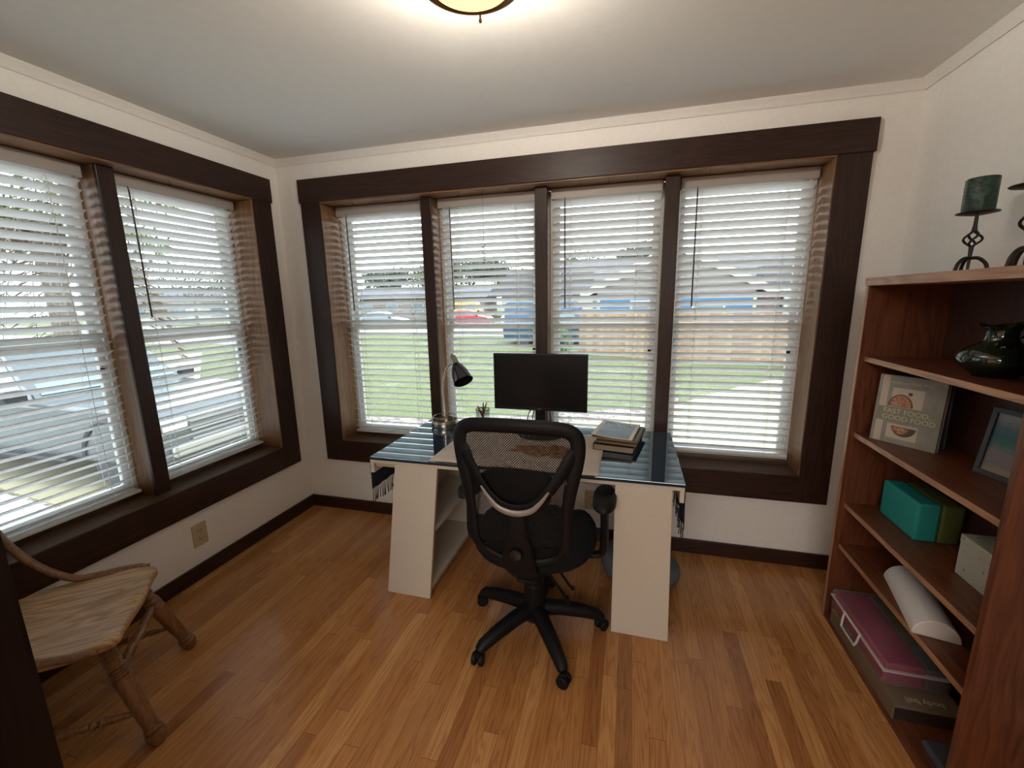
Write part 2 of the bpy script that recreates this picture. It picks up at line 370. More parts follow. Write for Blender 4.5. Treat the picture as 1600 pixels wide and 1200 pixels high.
b = BM(); box(b, -2.8, -2.7, -3.9, 0.25, 0, H); struct('wall_hallway_left', b, 'wall')
b = BM(); box(b, 2.4, 2.5, -3.9, 0.25, 0, H); struct('wall_hallway_right', b, 'wall')
b = BM(); box(b, -2.8, 2.5, -4.0, -3.9, 0, H); struct('wall_hallway_back', b, 'wall')
b = BM(); box(b, -2.8, X2, 0.15, 0.25, 0, H); box(b, 1.4, 2.5, 0.15, 0.25, 0, H); struct('wall_hallway_front', b, 'wall')
# doorway lining
t = sroot('trim_1')
obj('jamb', Bx(-1.06, -1.04, 0.235, 0.42, 0, 2.10), 'shaded_dark', t, 0.002); obj('jamb', Bx(0.83, 0.85, 0.235, 0.42, 0, 2.10), 'shaded_dark', t, 0.002)
obj('casing', Bx(-1.17, -1.045, 0.40, 0.42, 0, 2.10), 'shaded_dark', t, 0.002)
obj('casing', Bx(0.835, 0.96, 0.40, 0.42, 0, 2.10), 'shaded_dark', t, 0.002)
obj('header', Bx(-1.18, 0.97, 0.235, 0.425, 2.10, 2.24), 'shaded_dark', t, 0.002)
obj('stop_strip', Bx(-1.04, -1.03, 0.30, 0.34, 0, 2.10), 'shaded_dark', t, 0.002)
# baseboards
struct('baseboard_back', Bx(XL, XR, YB - 0.016, YB, 0, 0.086), 'dark_x', bevel=0.003)
struct('baseboard_left', Bx(XL, XL + 0.016, 0.42, YB - 0.016, 0, 0.086), 'dark_y', bevel=0.003)
struct('baseboard_right', Bx(XR - 0.016, XR, 0.42, YB - 0.016, 0, 0.086), 'dark_y', bevel=0.003)
# shallow painted strip under the ceiling
def cove(x0, y0, x1, y1, nx, ny, name):
    pr = [(0, 0), (0.0, -0.035), (0.006, -0.038), (0.012, -0.030), (0.02, -0.014), (0.030, -0.007), (0.034, 0)]
    bm = BM(); A = [bm.verts.new((x0 + nx * a, y0 + ny * a, H + c)) for a, c in pr]; B = [bm.verts.new((x1 + nx * a, y1 + ny * a, H + c)) for a, c in pr]
    for i in range(len(pr)):
        j = (i + 1) % len(pr); bm.faces.new((A[i], A[j], B[j], B[i]))
    bm.faces.new(A); bm.faces.new(B); struct(name, bm, 'wall', smooth=True)
cove(XL, YB, XR, YB, 0, -1, 'trim_back'); cove(XL, 0.4, XL, YB, 1, 0, 'trim_left'); cove(XR, 0.4, XR, YB, -1, 0, 'trim_right')

# ------------------------------------------------------------------ windows
MW = 0.075
def window(name, P, a0, a1, mull, flipgrain):
    """P(a, d, z) -> world; a along wall, d depth outwards from casing front (0 = 20 mm proud of the wall)"""
    ax = 'dark_x' if not flipgrain else 'dark_y'; jx = 'lit_jamb_x' if not flipgrain else 'lit_jamb_y'
    def pb(A0, A1, d0, d1, z0, z1):
        bm = BM(); p = P(A0, d0, z0); q = P(A1, d1, z1)
        return box(bm, min(p[0], q[0]), max(p[0], q[0]), min(p[1], q[1]), max(p[1], q[1]), z0, z1)
    r = sroot(name)
    obj('casing_head', pb(a0 - 0.160, a1 + 0.160, -0.004, 0.021, ZT + 0.008, 2.305), ax, r, 0.003)
    obj('casing_side', pb(a0 - 0.150, a0 - 0.004, 0, 0.021, 0.389, ZT + 0.008), 'dark_z', r, 0.003)
    obj('casing_side', pb(a1 + 0.004, a1 + 0.150, 0, 0.021, 0.389, ZT + 0.008), 'dark_z', r, 0.003)
    obj('casing_apron', pb(a0 - 0.004, a1 + 0.004, 0, 0.021, 0.389, ZB - 0.004), ax, r, 0.003)
    obj('lining_head', pb(a0 - 0.012, a1 + 0.012, 0.004, 0.20, ZT, ZT + 0.0185), jx, r, 0.002)
    obj('lining_side', pb(a0 - 0.012, a0, 0.004, 0.20, ZB, ZT), 'lit_jamb_z', r, 0.002)
    obj('lining_side', pb(a1, a1 + 0.012, 0.004, 0.20, ZB, ZT), 'lit_jamb_z', r, 0.002)
    obj('sill', pb(a0 - 0.012, a1 + 0.012, 0.004, 0.165, ZB - 0.018, ZB), 'sill_' + jx[-1], r, 0.002)
    obj('sill', pb(a0, a1, 0.165, 0.26, ZB - 0.018, ZB + 0.018), 'sill_' + jx[-1], r, 0.003)
    for mc in mull:
        obj('mullion', pb(mc - MW / 2, mc + MW / 2, 0.065, 0.085, ZB, ZT), 'dark_z', r, 0.004)
        obj('mullion', pb(mc - MW / 2 + 0.006, mc + MW / 2 - 0.006, 0.085, 0.24, ZB, ZT), 'lit_jamb_z', r, 0.002)
    edges = [a0] + [e for mc in mull for e in (mc - MW / 2 + .006, mc + MW / 2 - .006)] + [a1]
    for k in range(0, len(edges), 2):
        e0, e1 = edges[k], edges[k + 1]
        fr = BM()
        def fb(bm, A0, A1, d0, d1, z0, z1):
            p = P(A0, d0, z0); q = P(A1, d1, z1); box(bm, min(p[0], q[0]), max(p[0], q[0]), min(p[1], q[1]), max(p[1], q[1]), z0, z1)
        zb, zt, w1 = ZB + 0.018, ZT, 0.022
        fb(fr, e0, e0 + w1, 0.20, 0.275, zb, zt); fb(fr, e1 - w1, e1, 0.20, 0.275, zb, zt); fb(fr, e0 + w1, e1 - w1, 0.20, 0.275, zt - w1, zt); fb(fr, e0 + w1, e1 - w1, 0.20, 0.275, zb, zb + 0.016)
        obj('window_frame', fr, 'white', r, 0.002)
        for up in (0, 1):
            z0, z1 = (zb + 0.016, 1.362) if not up else (1.332, zt - w1)
            d0, d1 = (0.212, 0.236) if not up else (0.240, 0.262)
            s = BM(); q0, q1 = e0 + w1, e1 - w1; sw = 0.032
            fb(s, q0, q0 + sw, d0, d1, z0, z1); fb(s, q1 - sw, q1, d0, d1, z0, z1); fb(s, q0 + sw, q1 - sw, d0, d1, z0, z0 + 0.034); fb(s, q0 + sw, q1 - sw, d0, d1, z1 - 0.034, z1)
            so = obj('sash', s, 'white', r, 0.003)
            g = BM(); dm = (d0 + d1) / 2; fb(g, q0 + sw, q1 - sw, dm - 0.0015, dm + 0.0015, z0 + 0.034, z1 - 0.034); obj('pane', g, 'glass', so)
        lt = BM(); fb(lt, e1 - w1 - 0.034, e1 - w1 - 0.016, 0.205, 0.212, 1.19, 1.222); obj('latch', lt, 'black', r, 0.001)
    return r
PB = lambda a, d, z: (a, 2.52 + d, z)
PL = lambda a, d, z: (-2.278 - d, a, z)
window('window_1', PB, OX0, OX1, [-1.25, -0.52, 0.198], False)
window('window_2', PL, OY0, OY1, [1.55], True)

# ------------------------------------------------------------------ blinds
def blind(name, label, a0, a1, P, tilt, zbot, wand=True, ncord=2, rail_tilt=0.0):
    """tilt: degrees, room-side edge high"""
    c = (a0 + a1) / 2; base = Vector(P(c, 0.168, zbot)); hw = (a1 - a0) / 2
    ex = Vector(P(c + 1, 0.168, zbot)) - base; ey = Vector(P(c, 1.168, zbot)) - base
    def L(a, d, z): return ex * a + ey * d + Vector((0, 0, z))   # a rel centre, d rel slat centre (outwards +), z rel bottom
    t = thing(name, label, 'blind', base, group='white slatted blinds in the windows')
    top = ZT - 0.004 - zbot
    def lb(a0_, a1_, d0, d1, z0, z1):
        bm = BM(); p, q = L(a0_, d0, z0), L(a1_, d1, z1)
        return box(bm, min(p.x, q.x), max(p.x, q.x), min(p.y, q.y), max(p.y, q.y), z0, z1)
    obj('headrail', lb(-hw + 0.004, hw - 0.004, -0.024, 0.026, top - 0.042, top), 'slat', t, 0.002)
    vb = lb(-hw, hw, -0.033, -0.026, top - 0.056, top); 
    for s in (-1, 1):
        p, q = L(s * hw, -0.033, 0), L(s * (hw - 0.006), 0.0, 0); box(vb, min(p.x, q.x), max(p.x, q.x), min(p.y, q.y), max(p.y, q.y), top - 0.056, top)
    obj('valance', vb, 'valance', t, 0.002)
    n = 35; zt0 = top - 0.078; zb0 = 0.038; sl = BM(); th = radians(tilt)
    for i in range(n):
        z = zb0 + (zt0 - zb0) * i / (n - 1); a_ = th + radians(random.uniform(-1.2, 1.2))
        jit = random.uniform(-0.0015, 0.0015)
        prof = []
        for k in range(7):
            s = -0.025 + 0.05 * k / 6; crown = 0.0022 * (1 - (s / 0.025) ** 2)
            prof.append((s, crown))
        for s0, hh in ((1, 0.0), (-1, -0.0026)): pass
        up = [(s, c_ + 0.0013) for s, c_ in prof]; dn = [(s, c_ - 0.0013) for s, c_ in prof][::-1]
        loop = up + dn
        A = []; B = []
        for s, hgt in loop:
            d = s * cos(a_) + hgt * sin(a_); zz = -s * sin(a_) + hgt * cos(a_)
            A.append(sl.verts.new(L(-hw + 0.006 + jit, d, z + zz))); B.append(sl.verts.new(L(hw - 0.006 + jit, d, z + zz)))
        m_ = len(loop); sl.faces.new(A); sl.faces.new(B[::-1])
        for k in range(m_): sl.faces.new((A[k], A[(k + 1) % m_], B[(k + 1) % m_], B[k]))
    obj('slats', sl, 'slat', t, smooth=True, angle=50)
    obj('bottom_rail', lb(-hw + 0.006, hw - 0.006, -0.024, 0.024, 0.0, 0.016), 'slat', t, 0.004)
    for k in range(ncord):
        a = -hw + 0.115 if k == 0 else hw - 0.13
        cb = BM()
        for d in (-0.026 * cos(th) - 0.001, 0.026 * cos(th) + 0.001):
            tube(cb, [L(a, d, 0.01), L(a, d, top - 0.04)], 0.0009, 5)
        tube(cb, [L(a + 0.012, -0.0, 0.0), L(a + 0.012, 0.0, top - 0.04)], 0.0009, 5)
        for i in range(n):   # rungs under the slats
            z = zb0 + (zt0 - zb0) * i / (n - 1) - 0.003
            tube(cb, [L(a, -0.026 * cos(th), z + 0.025 * sin(th)), L(a, 0.026 * cos(th), z - 0.025 * sin(th))], 0.0009, 4)
        obj('ladder_cord', cb, 'cord', t)
    if wand:
        wb = BM(); a = -hw + 0.085
        tube(wb, [L(a, -0.036, top - 0.05), L(a, -0.040, top - 0.075), L(a + 0.004, -0.040, top - 0.69)], [0.0015, 0.0038, 0.0042], 7)
        obj('tilt_wand', wb, 'wand', t, smooth=True)
    return t
blind('window_blind', 'white slatted blind in the back wall window closest to the room corner, brown wand', -1.955, -1.297, PB, 25, 0.568)
blind('window_blind', 'white slatted blind behind the desk lamp and pen cup, crystal hanging before it', -1.203, -0.567, PB, 28, 0.585)
blind('window_blind', 'white slatted blind behind the right half of the monitor and the magazines', -0.475, 0.153, PB, 33, 0.588)
blind('window_blind', 'white slatted blind in the back wall window closest to the bookcase', 0.245, 0.905, PB, 35, 0.592)
blind('window_blind', 'white slatted blind in front of the parked truck, above the wooden chair', 0.81, 1.503, PL, 31, 0.568, wand=False)
blind('window_blind', 'white slatted blind of the side wall near the corner, with long wand', 1.597, 2.285, PL, 32, 0.572)
# hooks on the head lining
hk = None
for i, (x, y) in enumerate([(-1.739, 2.545), (-1.395, 2.545), (-1.01, 2.545), (-0.866, 2.555), (-0.69, 2.545), (-0.289, 2.545), (-0.137, 2.545), (0.013, 2.545), (0.372, 2.545), (0.534, 2.545), (0.685, 2.545), (-2.318, 1.823)]):
    if hk is None:
        bm = BM(); tube(bm, [(0, 0, 0)] + [(0, 0.006 * sin(a), -0.012 - 0.006 + 0.006 * cos(a)) for a in [j * pi / 5 for j in range(0, 8)]], 0.0012, 6)
        hk = obj('cup_hook', bm, 'iron'); hk.location = (x, y, ZT); o = hk
    else:
        o = hk.copy(); COL.objects.link(o); o.location = (x, y, ZT)
    tag(o, 'tiny metal hook screwed into the underside of the dark window head', 'hook', 'small hooks along the window heads')
# crystal
t = thing('hanging_crystal', 'small spiral crystal hanging on a thread in front of the blind', 'ornament', (-0.866, 2.558, ZT - 0.02))
bm = BM(); tube(bm, [(0, 0, 0), (0, 0, -0.285)], 0.0007, 5); obj('thread', bm, 'wand', t)
bm = BM(); tube(bm, [(0.012 * cos(a * 1.3), 0.012 * sin(a * 1.3), -0.285 - a * 0.0065) for a in range(0, 13)], 0.0035, 6); obj('spiral', bm, 'crystal', t, smooth=True)
bm = BM(); bmesh.ops.create_icosphere(bm, subdivisions=1, radius=0.009, matrix=Matrix.Translation((0, 0, -0.378))); obj('drop', bm, 'crystal', t)

# ------------------------------------------------------------------ outlets
def outlet(label, P, plug=False):
    org = Vector(P(0, 0, 0)); t = thing('power_outlet', label, 'outlet', org)
    def lb(a0, a1, d0, d1, z0, z1):
        p, q = Vector(P(a0, d0, z0)) - org, Vector(P(a1, d1, z1)) - org
        return Bx(min(p.x, q.x), max(p.x, q.x), min(p.y, q.y), max(p.y, q.y), min(p.z, q.z), max(p.z, q.z))
    obj('cover_plate', lb(-0.0425, 0.0425, 0, 0.006, -0.065, 0.065), 'ivory', t, 0.003)
    for z in (-0.024, 0.024):
        s = obj('socket', lb(-0.017, 0.017, 0.0055, 0.0085, z - 0.014, z + 0.014), 'ivory', t, 0.002)
        obj('slot', lb(-0.009, -0.0065, 0.008, 0.0092, z - 0.004, z + 0.006), 'slot', s)
        obj('slot', lb(0.0065, 0.009, 0.008, 0.0092, z - 0.004, z + 0.006), 'slot', s)
        obj('slot', lb(-0.0025, 0.0025, 0.008, 0.0092, z - 0.011, z - 0.006), 'slot', s)
    return t
outlet('ivory power outlet on the wall below the side window', lambda a, d, z: (XL + d, 1.657 + a, 0.252 + z))
outlet('ivory power outlet on the back wall behind the swivel chair', lambda a, d, z: (-0.195 + a, YB - d, 0.272 + z))

# ------------------------------------------------------------------ ceiling lamp
t = thing('ceiling_lamp', 'round ceiling lamp with glowing amber glass bowl and bronze ring', 'lamp', (-0.43, 1.22, H))
bm = BM(); lathe(bm, [(0.0, 0), (0.085, 0), (0.085, -0.03), (0.0, -0.03)], 32); obj('ceiling_plate', bm, 'bronze', t, smooth=True)
bm = BM(); lathe(bm, [(0.122, -0.092), (0.134, -0.092), (0.142, -0.100), (0.140, -0.111), (0.130, -0.115), (0.122, -0.108), (0.122, -0.092)], 48); obj('ring', bm, 'bronze', t, smooth=True)
M['lampglass'] = mat_base('amber_lamp_glass', (0.8, 0.55, 0.2), 0.4, emis=(1.0, 0.62, 0.17), estr=1.6)
bm = BM(); lathe(bm, [(0.0, -0.146), (0.04, -0.143), (0.08, -0.134), (0.105, -0.122), (0.122, -0.106), (0.127, -0.095), (0.121, -0.1), (0.10, -0.115), (0.0, -0.138)], 48); obj('glass_bowl', bm, 'lampglass', t, smooth=True, angle=80)
for k in range(3):
    a = radians(98 + 120 * k); bm = BM(); lathe(bm, [(0.0, -0.135), (0.004, -0.133), (0.005, -0.128), (0.003, -0.124), (0.003, -0.11), (0.0, -0.11)], 10, None, (0.134 * cos(a), 0.134 * sin(a), 0)); obj('clip', bm, 'bronze', t, smooth=True)
for k in range(3):
    a = radians(90 + 120 * k); bm = BM(); tube(bm, [(0.08 * cos(a), 0.08 * sin(a), -0.015), (0.126 * cos(a), 0.126 * sin(a), -0.098)], 0.003, 6); obj('arm', bm, 'bronze', t)
lp = bpy.data.lights.new('ceiling_bulb', 'POINT'); lp.energy = 34; lp.shadow_soft_size = 0.05; lp.color = (1, 0.90, 0.78)
lo = bpy.data.objects.new('ceiling_bulb', lp); COL.objects.link(lo); lo.location = (-0.43, 1.22, H - 0.075)

# ------------------------------------------------------------------ desk
DX0, DX1, DY0, DY1, DT = -1.237, 0.243, 1.775, 2.50, 0.746
t = thing('desk', 'cream desk with two slanted pedestals standing before the windows', 'desk', (-0.5, 2.14, 0))
bm = Bx(DX0, DX1, DY0, DY1, DT - 0.022, DT); obj('tabletop', bm, 'cream', t, 0.0015, world=True)
for x0, x1 in ((DX0, DX0 + 0.018), (DX1 - 0.018, DX1)):
    obj('end_rail', Bx(x0, x1, DY0 + 0.002, DY1, DT - 0.075, DT - 0.022), 'cream', t, 0.001, world=True)
obj('front_rail', Bx(DX0 + 0.03, -0.95, DY0 + 0.006, DY0 + 0.024, DT - 0.040, DT - 0.022), 'cream_edge', t, 0.001, world=True)
def pedestal(bx0, bx1, tx0, tx1, open_side):
    zt = DT - 0.022; y0, y1 = 1.776, 2.47; th = 0.018
    fx = lambda a, b_, z: a + (b_ - a) * z / zt
    pts = [(bx0, 0), (bx1, 0), (tx1, zt), (tx0, zt)]
    p = obj('pedestal', prism(BM(), pts, lambda a, z, d: Vector((a, d, z)), y0, y0 + th), 'cream', t, 0.001, world=True, label='cream desk pedestal')
    def pc(name, bm, mt='cream'): obj(name, bm, mt, p, 0.001, world=True)
    pc('back_panel', prism(BM(), pts, lambda a, z, d: Vector((a, d, z)), y1 - th, y1))
    s = bx0 if open_side > 0 else bx1 - th; st = tx0 if open_side > 0 else tx1 - th
    if open_side > 0: pc('side_panel', prism(BM(), [(s, 0.0), (s + th, 0.0), (st + th, zt), (st, zt)], lambda a, z, d: Vector((a, d, z)), y0 + th, y1 - th))
    for z, zz in ((0.045, 0.018), (0.372, 0.018))[(0 if open_side > 0 else 1):]:
        a0 = fx(bx0, tx0, z) + (th if open_side > 0 else 0.002); a1 = fx(bx1, tx1, z) - (0.002 if open_side > 0 else th)
        pc('shelf', Bx(a0, a1, y0 + th, y1 - th, z, z + zz))
    if open_side > 0: pc('plinth', Bx(bx0 + 0.02, bx1 - 0.02, y0 + th, y1 - th, 0, 0.045))
    obj('edge_band', prism(BM(), [(bx1 - 0.0015, 0), (bx1 + 0.0006, 0), (tx1 + 0.0006, zt), (tx1 - 0.0015, zt)], lambda a, z, d: Vector((a, d, z)), y0 - 0.0004, y0 + th), 'cream_edge', p, world=True)
pedestal(-1.197, -0.951, -1.099, -0.871, 1)
pedestal(-0.037, 0.211, -0.037, 0.195, -1)
# cloth lying under the glass and hanging over both ends
t = thing('table_runner', 'navy fringed cloth spread over the desk, hanging down at both ends', 'cloth', (-0.5, 2.14, DT))
bm = Bx(DX0 - 0.003, DX1 + 0.003, DY0 + 0.001, DY1 - 0.02, DT + 0.0005, DT + 0.0025); obj('cloth', bm, 'navy', t, world=True)
def hang(x, sgn, zl, ycs, name, zlf, amp=0.003):
    bm = BM(); n = 26; rows = 7; g = []
    for j in range(rows):
        rr = []
        for i in range(n):
            y = ycs[0] + (ycs[1] - ycs[0]) * i / (n - 1); zb = zl + (zlf - zl) * i / (n - 1)
            z = DT + 0.002 - (DT + 0.002 - zb) * j / (rows - 1)
            rr.append(bm.verts.new((x + sgn * (0.003 + amp * sin(i * 0.9) * j / rows), y, z)))
        g.append(rr)
    for j in range(rows - 1):
        for i in range(n - 1): bm.faces.new((g[j][i], g[j][i + 1], g[j + 1][i + 1], g[j + 1][i]))
    obj('hanging_end', bm, 'navy', t, world=True, solid=0.002, smooth=True)
    fb = BM()
    for i in range(22):
        y = ycs[0] + (ycs[1] - ycs[0]) * (i + 0.5) / 22; zb = zl + (zlf - zl) * (i + 0.5) / 22
        dx, dy = random.uniform(-0.006, 0.006), random.uniform(-0.010, 0.010); ln = 0.075 + random.uniform(-0.01, 0.006)
        xx = x + sgn * 0.003
        tube(fb, [(xx, y, zb + 0.004), (xx + dx * 0.4, y + dy * 0.4, zb - ln * 0.5), (xx + dx, y + dy, zb - ln)], [0.0012, 0.0016, 0.0022], 5)
        bmesh.ops.create_icosphere(fb, subdivisions=1, radius=0.0032, matrix=Matrix.Translation((xx + dx, y + dy, zb - ln)))
    obj('fringe', fb, 'navy', t, world=True)
hang(DX0 - 0.001, -1, 0.578, (1.781, 2.06), 'a', 0.578)
hang(DX1 + 0.001, 1, 0.545, (1.781, 2.30), 'b', 0.58, 0.008)
obj('front_hem', Bx(DX0 - 0.003, DX1 + 0.003, DY0 - 0.004, DY0 - 0.001, DT - 0.004, DT + 0.0078), 'navy', t, world=True)
bm = Bx(DX0 - 0.002, DX1 + 0.002, DY0 - 0.0005, DY1, DT + 0.003, DT + 0.0085)
tag(obj('glass_sheet', bm, 'navy_glass', None, 0.0015), 'dark reflective glass sheet covering the whole desk top', 'glass')
ZD = DT + 0.0085
# paper mat with brown blotches
def mat_paper():
    mt = mat_base('beige_mat', (0.55, 0.42, 0.31), 0.85); nt = mt.node_tree; b_ = nt.nodes['Principled BSDF']
    tc = N(nt, 'ShaderNodeTexCoord'); sp = N(nt, 'ShaderNodeSeparateXYZ'); nt.links.new(tc.outputs['Object'], sp.inputs[0])
    sp2 = N(nt, 'ShaderNodeVectorMath', operation='LENGTH'); mp = mapping(nt, tc.outputs['Object'], (2.9, 5.5, 1), (-0.35, -0.05, 0)); nt.links.new(mp, sp2.inputs[0])
    rad = mth(nt, 'ADD', sp2.outputs['Value'], mth(nt, 'MULTIPLY', noise(nt, tc.outputs['Object'], 9, 4), 0.9))
    msk = ramp(nt, rad, [(0.92, (1, 1, 1)), (1.22, (0, 0, 0))])
    nz = noise(nt, tc.outputs['Object'], 26, 5, 0.65)
    brown = ramp(nt, nz, [(0.36, (0.05, 0.02, 0.01)), (0.47, (0.30, 0.12, 0.045)), (0.62, (0.45, 0.24, 0.10))])
    mx = N(nt, 'ShaderNodeMix', data_type='RGBA'); nt.links.new(msk, mx.inputs['Factor'])
    nt.links.new(ramp(nt, noise(nt, tc.outputs['Object'], 5, 3), [(0.35, (0.52, 0.44, 0.375)), (0.65, (0.60, 0.51, 0.44))]), mx.inputs['A']); nt.links.new(brown, mx.inputs['B'])
    nt.links.new(mx.outputs['Result'], b_.inputs['Base Color']); return mt
M['mat'] = mat_paper()
bm = BM(); nx, ny = 30, 12; g = []
for j in range(ny + 1):
    rr = []
    for i in range(nx + 1):
        u, v = i / nx, j / ny; x = -0.405 + 0.81 * u; y = -0.245 + 0.56 * v
        y += (0.006 * sin(u * 14) + 0.004 * sin(u * 5)) * (1 - v) ** 2
        rr.append(bm.verts.new((x, y, 0.0015 + 0.0012 * abs(sin(u * 9 + v * 4)) * (1 - v))))
    g.append(rr)
for j in range(ny):
    for i in range(nx): bm.faces.new((g[j][i], g[j][i + 1], g[j + 1][i + 1], g[j + 1][i]))
o = obj('desk_mat', bm, 'mat', None, smooth=True, solid=0.0012); o.location = (-0.515, 2.025, ZD + 0.0002); tag(o, 'beige paper desk mat with brown blotches behind the mesh chair back', 'desk mat')

# desk lamp
t = thing('desk_lamp', 'gooseneck desk lamp with dark metal shade, at the back of the desk', 'lamp', (-1.088, 2.36, ZD))
bm = BM(); lathe(bm, [(0, 0), (0.078, 0), (0.08, 0.004), (0.08, 0.012), (0.083, 0.013), (0.083, 0.026), (0.08, 0.027), (0.078, 0.040), (0.074, 0.041), (0.074, 0.014), (0.03, 0.014), (0.028, 0.022), (0.0, 0.024)], 40)
obj('base', bm, 'steel', t, smooth=True)
bm = BM(); tube(bm, [(0.068 * cos(a), 0.068 * sin(a), 0.062) for a in [j * pi / 16 for j in range(32)]], 0.0028, 6, closed=True)
for a in (0.4, 2.0, 3.5, 5.2): tube(bm, [(0.076 * cos(a), 0.076 * sin(a), 0.038), (0.068 * cos(a), 0.068 * sin(a), 0.062)], 0.0025, 6)
obj('tray_ring', bm, 'steel', t, smooth=True)
neck = spline([(0, 0, 0.015), (0.0, 0, 0.12), (-0.004, 0, 0.22), (0.006, 0, 0.30), (0.032, -0.004, 0.362), (0.072, -0.008, 0.398)], 8)
bm = BM(); tube(bm, neck, 0.0058, 10); obj('gooseneck', bm, 'steel', t, smooth=True)
ax = Vector((0.105, -0.085, -0.15)).normalized(); q = ax.to_track_quat('Z', 'Y').to_matrix().to_4x4(); p0 = Vector((0.070, 0.005, 0.432))
bm = BM(); lathe(bm, [(0, -0.004), (0.019, 0), (0.021, 0.008), (0.0245, 0.055), (0.0245, 0.058), (0.0, 0.058)], 28, q, p0); obj('socket_cap', bm, 'steel', t, smooth=True)
bm = BM(); lathe(bm, [(0.0245, 0.056), (0.040, 0.085), (0.052, 0.125), (0.058, 0.168), (0.0595, 0.18), (0.0575, 0.18), (0.056, 0.168), (0.049, 0.125), (0.037, 0.088), (0.022, 0.060), (0.0, 0.060)], 36, q, p0); obj('shade', bm, 'gunmetal', t, smooth=True)
bm = BM(); lathe(bm, [(0, -0.018), (0.004, -0.017), (0.004, 0)], 10, q, p0); obj('switch_knob', bm, 'black', t, smooth=True)
bm = BM(); lathe(bm, [(0.0, 0.135), (0.02, 0.13), (0.026, 0.11), (0.014, 0.065), (0, 0.065)], 18, q, p0); obj('bulb', bm, 'white', t, smooth=True)

# pen cup and pens
cx, cy = -0.862, 2.43
t = thing('pen_cup', 'black wire mesh pen cup on the desk between lamp and monitor', 'pen cup', (cx, cy, ZD))
bm = BM()
n = 40
for z0, z1 in ((0.004, 0.098),):
    A = [bm.verts.new((0.041 * cos(2 * pi * j / n), 0.041 * sin(2 * pi * j / n), z0)) for j in range(n)]; B = [bm.verts.new((0.043 * cos(2 * pi * j / n), 0.043 * sin(2 * pi * j / n), z1)) for j in range(n)]
    for j in range(n): bm.faces.new((A[j], A[(j + 1) % n], B[(j + 1) % n], B[j]))
obj('mesh_wall', bm, 'wire', t, smooth=True)
bm = BM(); tube(bm, [(0.043 * cos(a), 0.043 * sin(a), 0.099) for a in [j * pi / 16 for j in range(32)]], 0.0022, 6, closed=True); obj('rim', bm, 'black', t, smooth=True)
bm = BM(); lathe(bm, [(0, 0), (0.042, 0), (0.042, 0.005), (0, 0.005)], 32); obj('bottom', bm, 'black', t, smooth=True)
M['pen_red'] = mat_base('pen_red', (0.30, 0.015, 0.03), 0.35); M['pen_dark'] = mat_base('pen_dark', (0.03, 0.015, 0.015), 0.35); M['pencil'] = mat_base('pencil_tan', (0.35, 0.2, 0.1), 0.5)
for name, lab, mt, p, q_, r in (
        ('pen', 'thick dark red pen leaning left in the mesh pen cup', 'pen_red', (0.028, -0.01, 0.008), (-0.030, 0.0, 0.112), 0.0065),
        ('marker', 'dark marker leaning to the back of the mesh pen cup', 'pen_dark', (-0.02, 0.022, 0.008), (0.012, 0.030, 0.120), 0.006),
        ('pencil', 'tan pencil, tallest item in the mesh pen cup', 'pencil', (0.0, -0.024, 0.008), (0.030, -0.012, 0.142), 0.0038),
        ('ballpoint_pen', 'slim brown ballpoint pen upright in the mesh pen cup', 'pen_dark', (-0.004, -0.006, 0.008), (0.004, 0.006, 0.135), 0.0042)):
    a_, b_ = Vector(p) + Vector((cx, cy, ZD)), Vector(q_) + Vector((cx, cy, ZD)); ln = (b_ - a_).length
    tt = thing(name, lab, name.replace('_', ' '), a_)
    bm = BM(); turned(bm, (0, 0, 0), b_ - a_, [(0, 0.0015), (0.08, r), (0.7, r), (0.96, r), (1.0, r * 0.7)], 10); obj('barrel', bm, mt, tt, smooth=True)
    bm = BM(); d_ = (b_ - a_).normalized(); tube(bm, [d_ * ln * 1.0, d_ * ln * 1.04], r * 0.6, 8); obj('cap', bm, 'slot', tt)

# monitor
t = thing('monitor', 'black flat monitor on the desk in front of the windows', 'monitor', (-0.468, 2.275, ZD + 0.0045), 0.0)
bm = Bx(-0.262, 0.262, -0.012, 0.014, 0.148, 0.466); obj('bezel', bm, 'black_gloss', t, 0.003)
bm = Bx(-0.255, 0.255, -0.0135, -0.0118, 0.166, 0.459); obj('screen', bm, 'screen', t)
bm = Bx(-0.16, 0.16, 0.014, 0.045, 0.19, 0.40); obj('rear_housing', bm, 'black', t, 0.012)
bm = BM(); box(bm, -0.030, 0.030, 0.012, 0.034, 0.02, 0.20); obj('stand_column', bm, 'black', t, 0.004)
bm = BM(); lathe(bm, [(0, 0), (0.105, 0), (0.105, 0.006), (0.07, 0.013), (0.03, 0.022), (0, 0.022)], 36, Matrix.Diagonal((1.15, 0.85, 1, 1))); obj('stand_base', bm, 'black', t, smooth=True)
text('logo', 'LG', 'silver', t, frame_mtx((0.0, -0.0125, 0.157), (1, 0, 0), (0, 0, 1)), 0.012)
for k, pts in enumerate(([(-0.02, 0.03, 0.20), (-0.07, 0.03, 0.12), (-0.075, 0.02, 0.05), (-0.03, 0.03, 0.006)], [(0.0, 0.05, 0.2), (-0.045, 0.06, 0.13), (-0.05, 0.05, 0.06), (0.01, 0.06, 0.006)], [(0.02, 0.05, 0.2), (0.05, 0.06, 0.1), (0.055, 0.04, 0.01)])):
    bm = BM(); tube(bm, spline(pts, 6), 0.003, 6); obj('cable', bm, 'black', t, smooth=True)

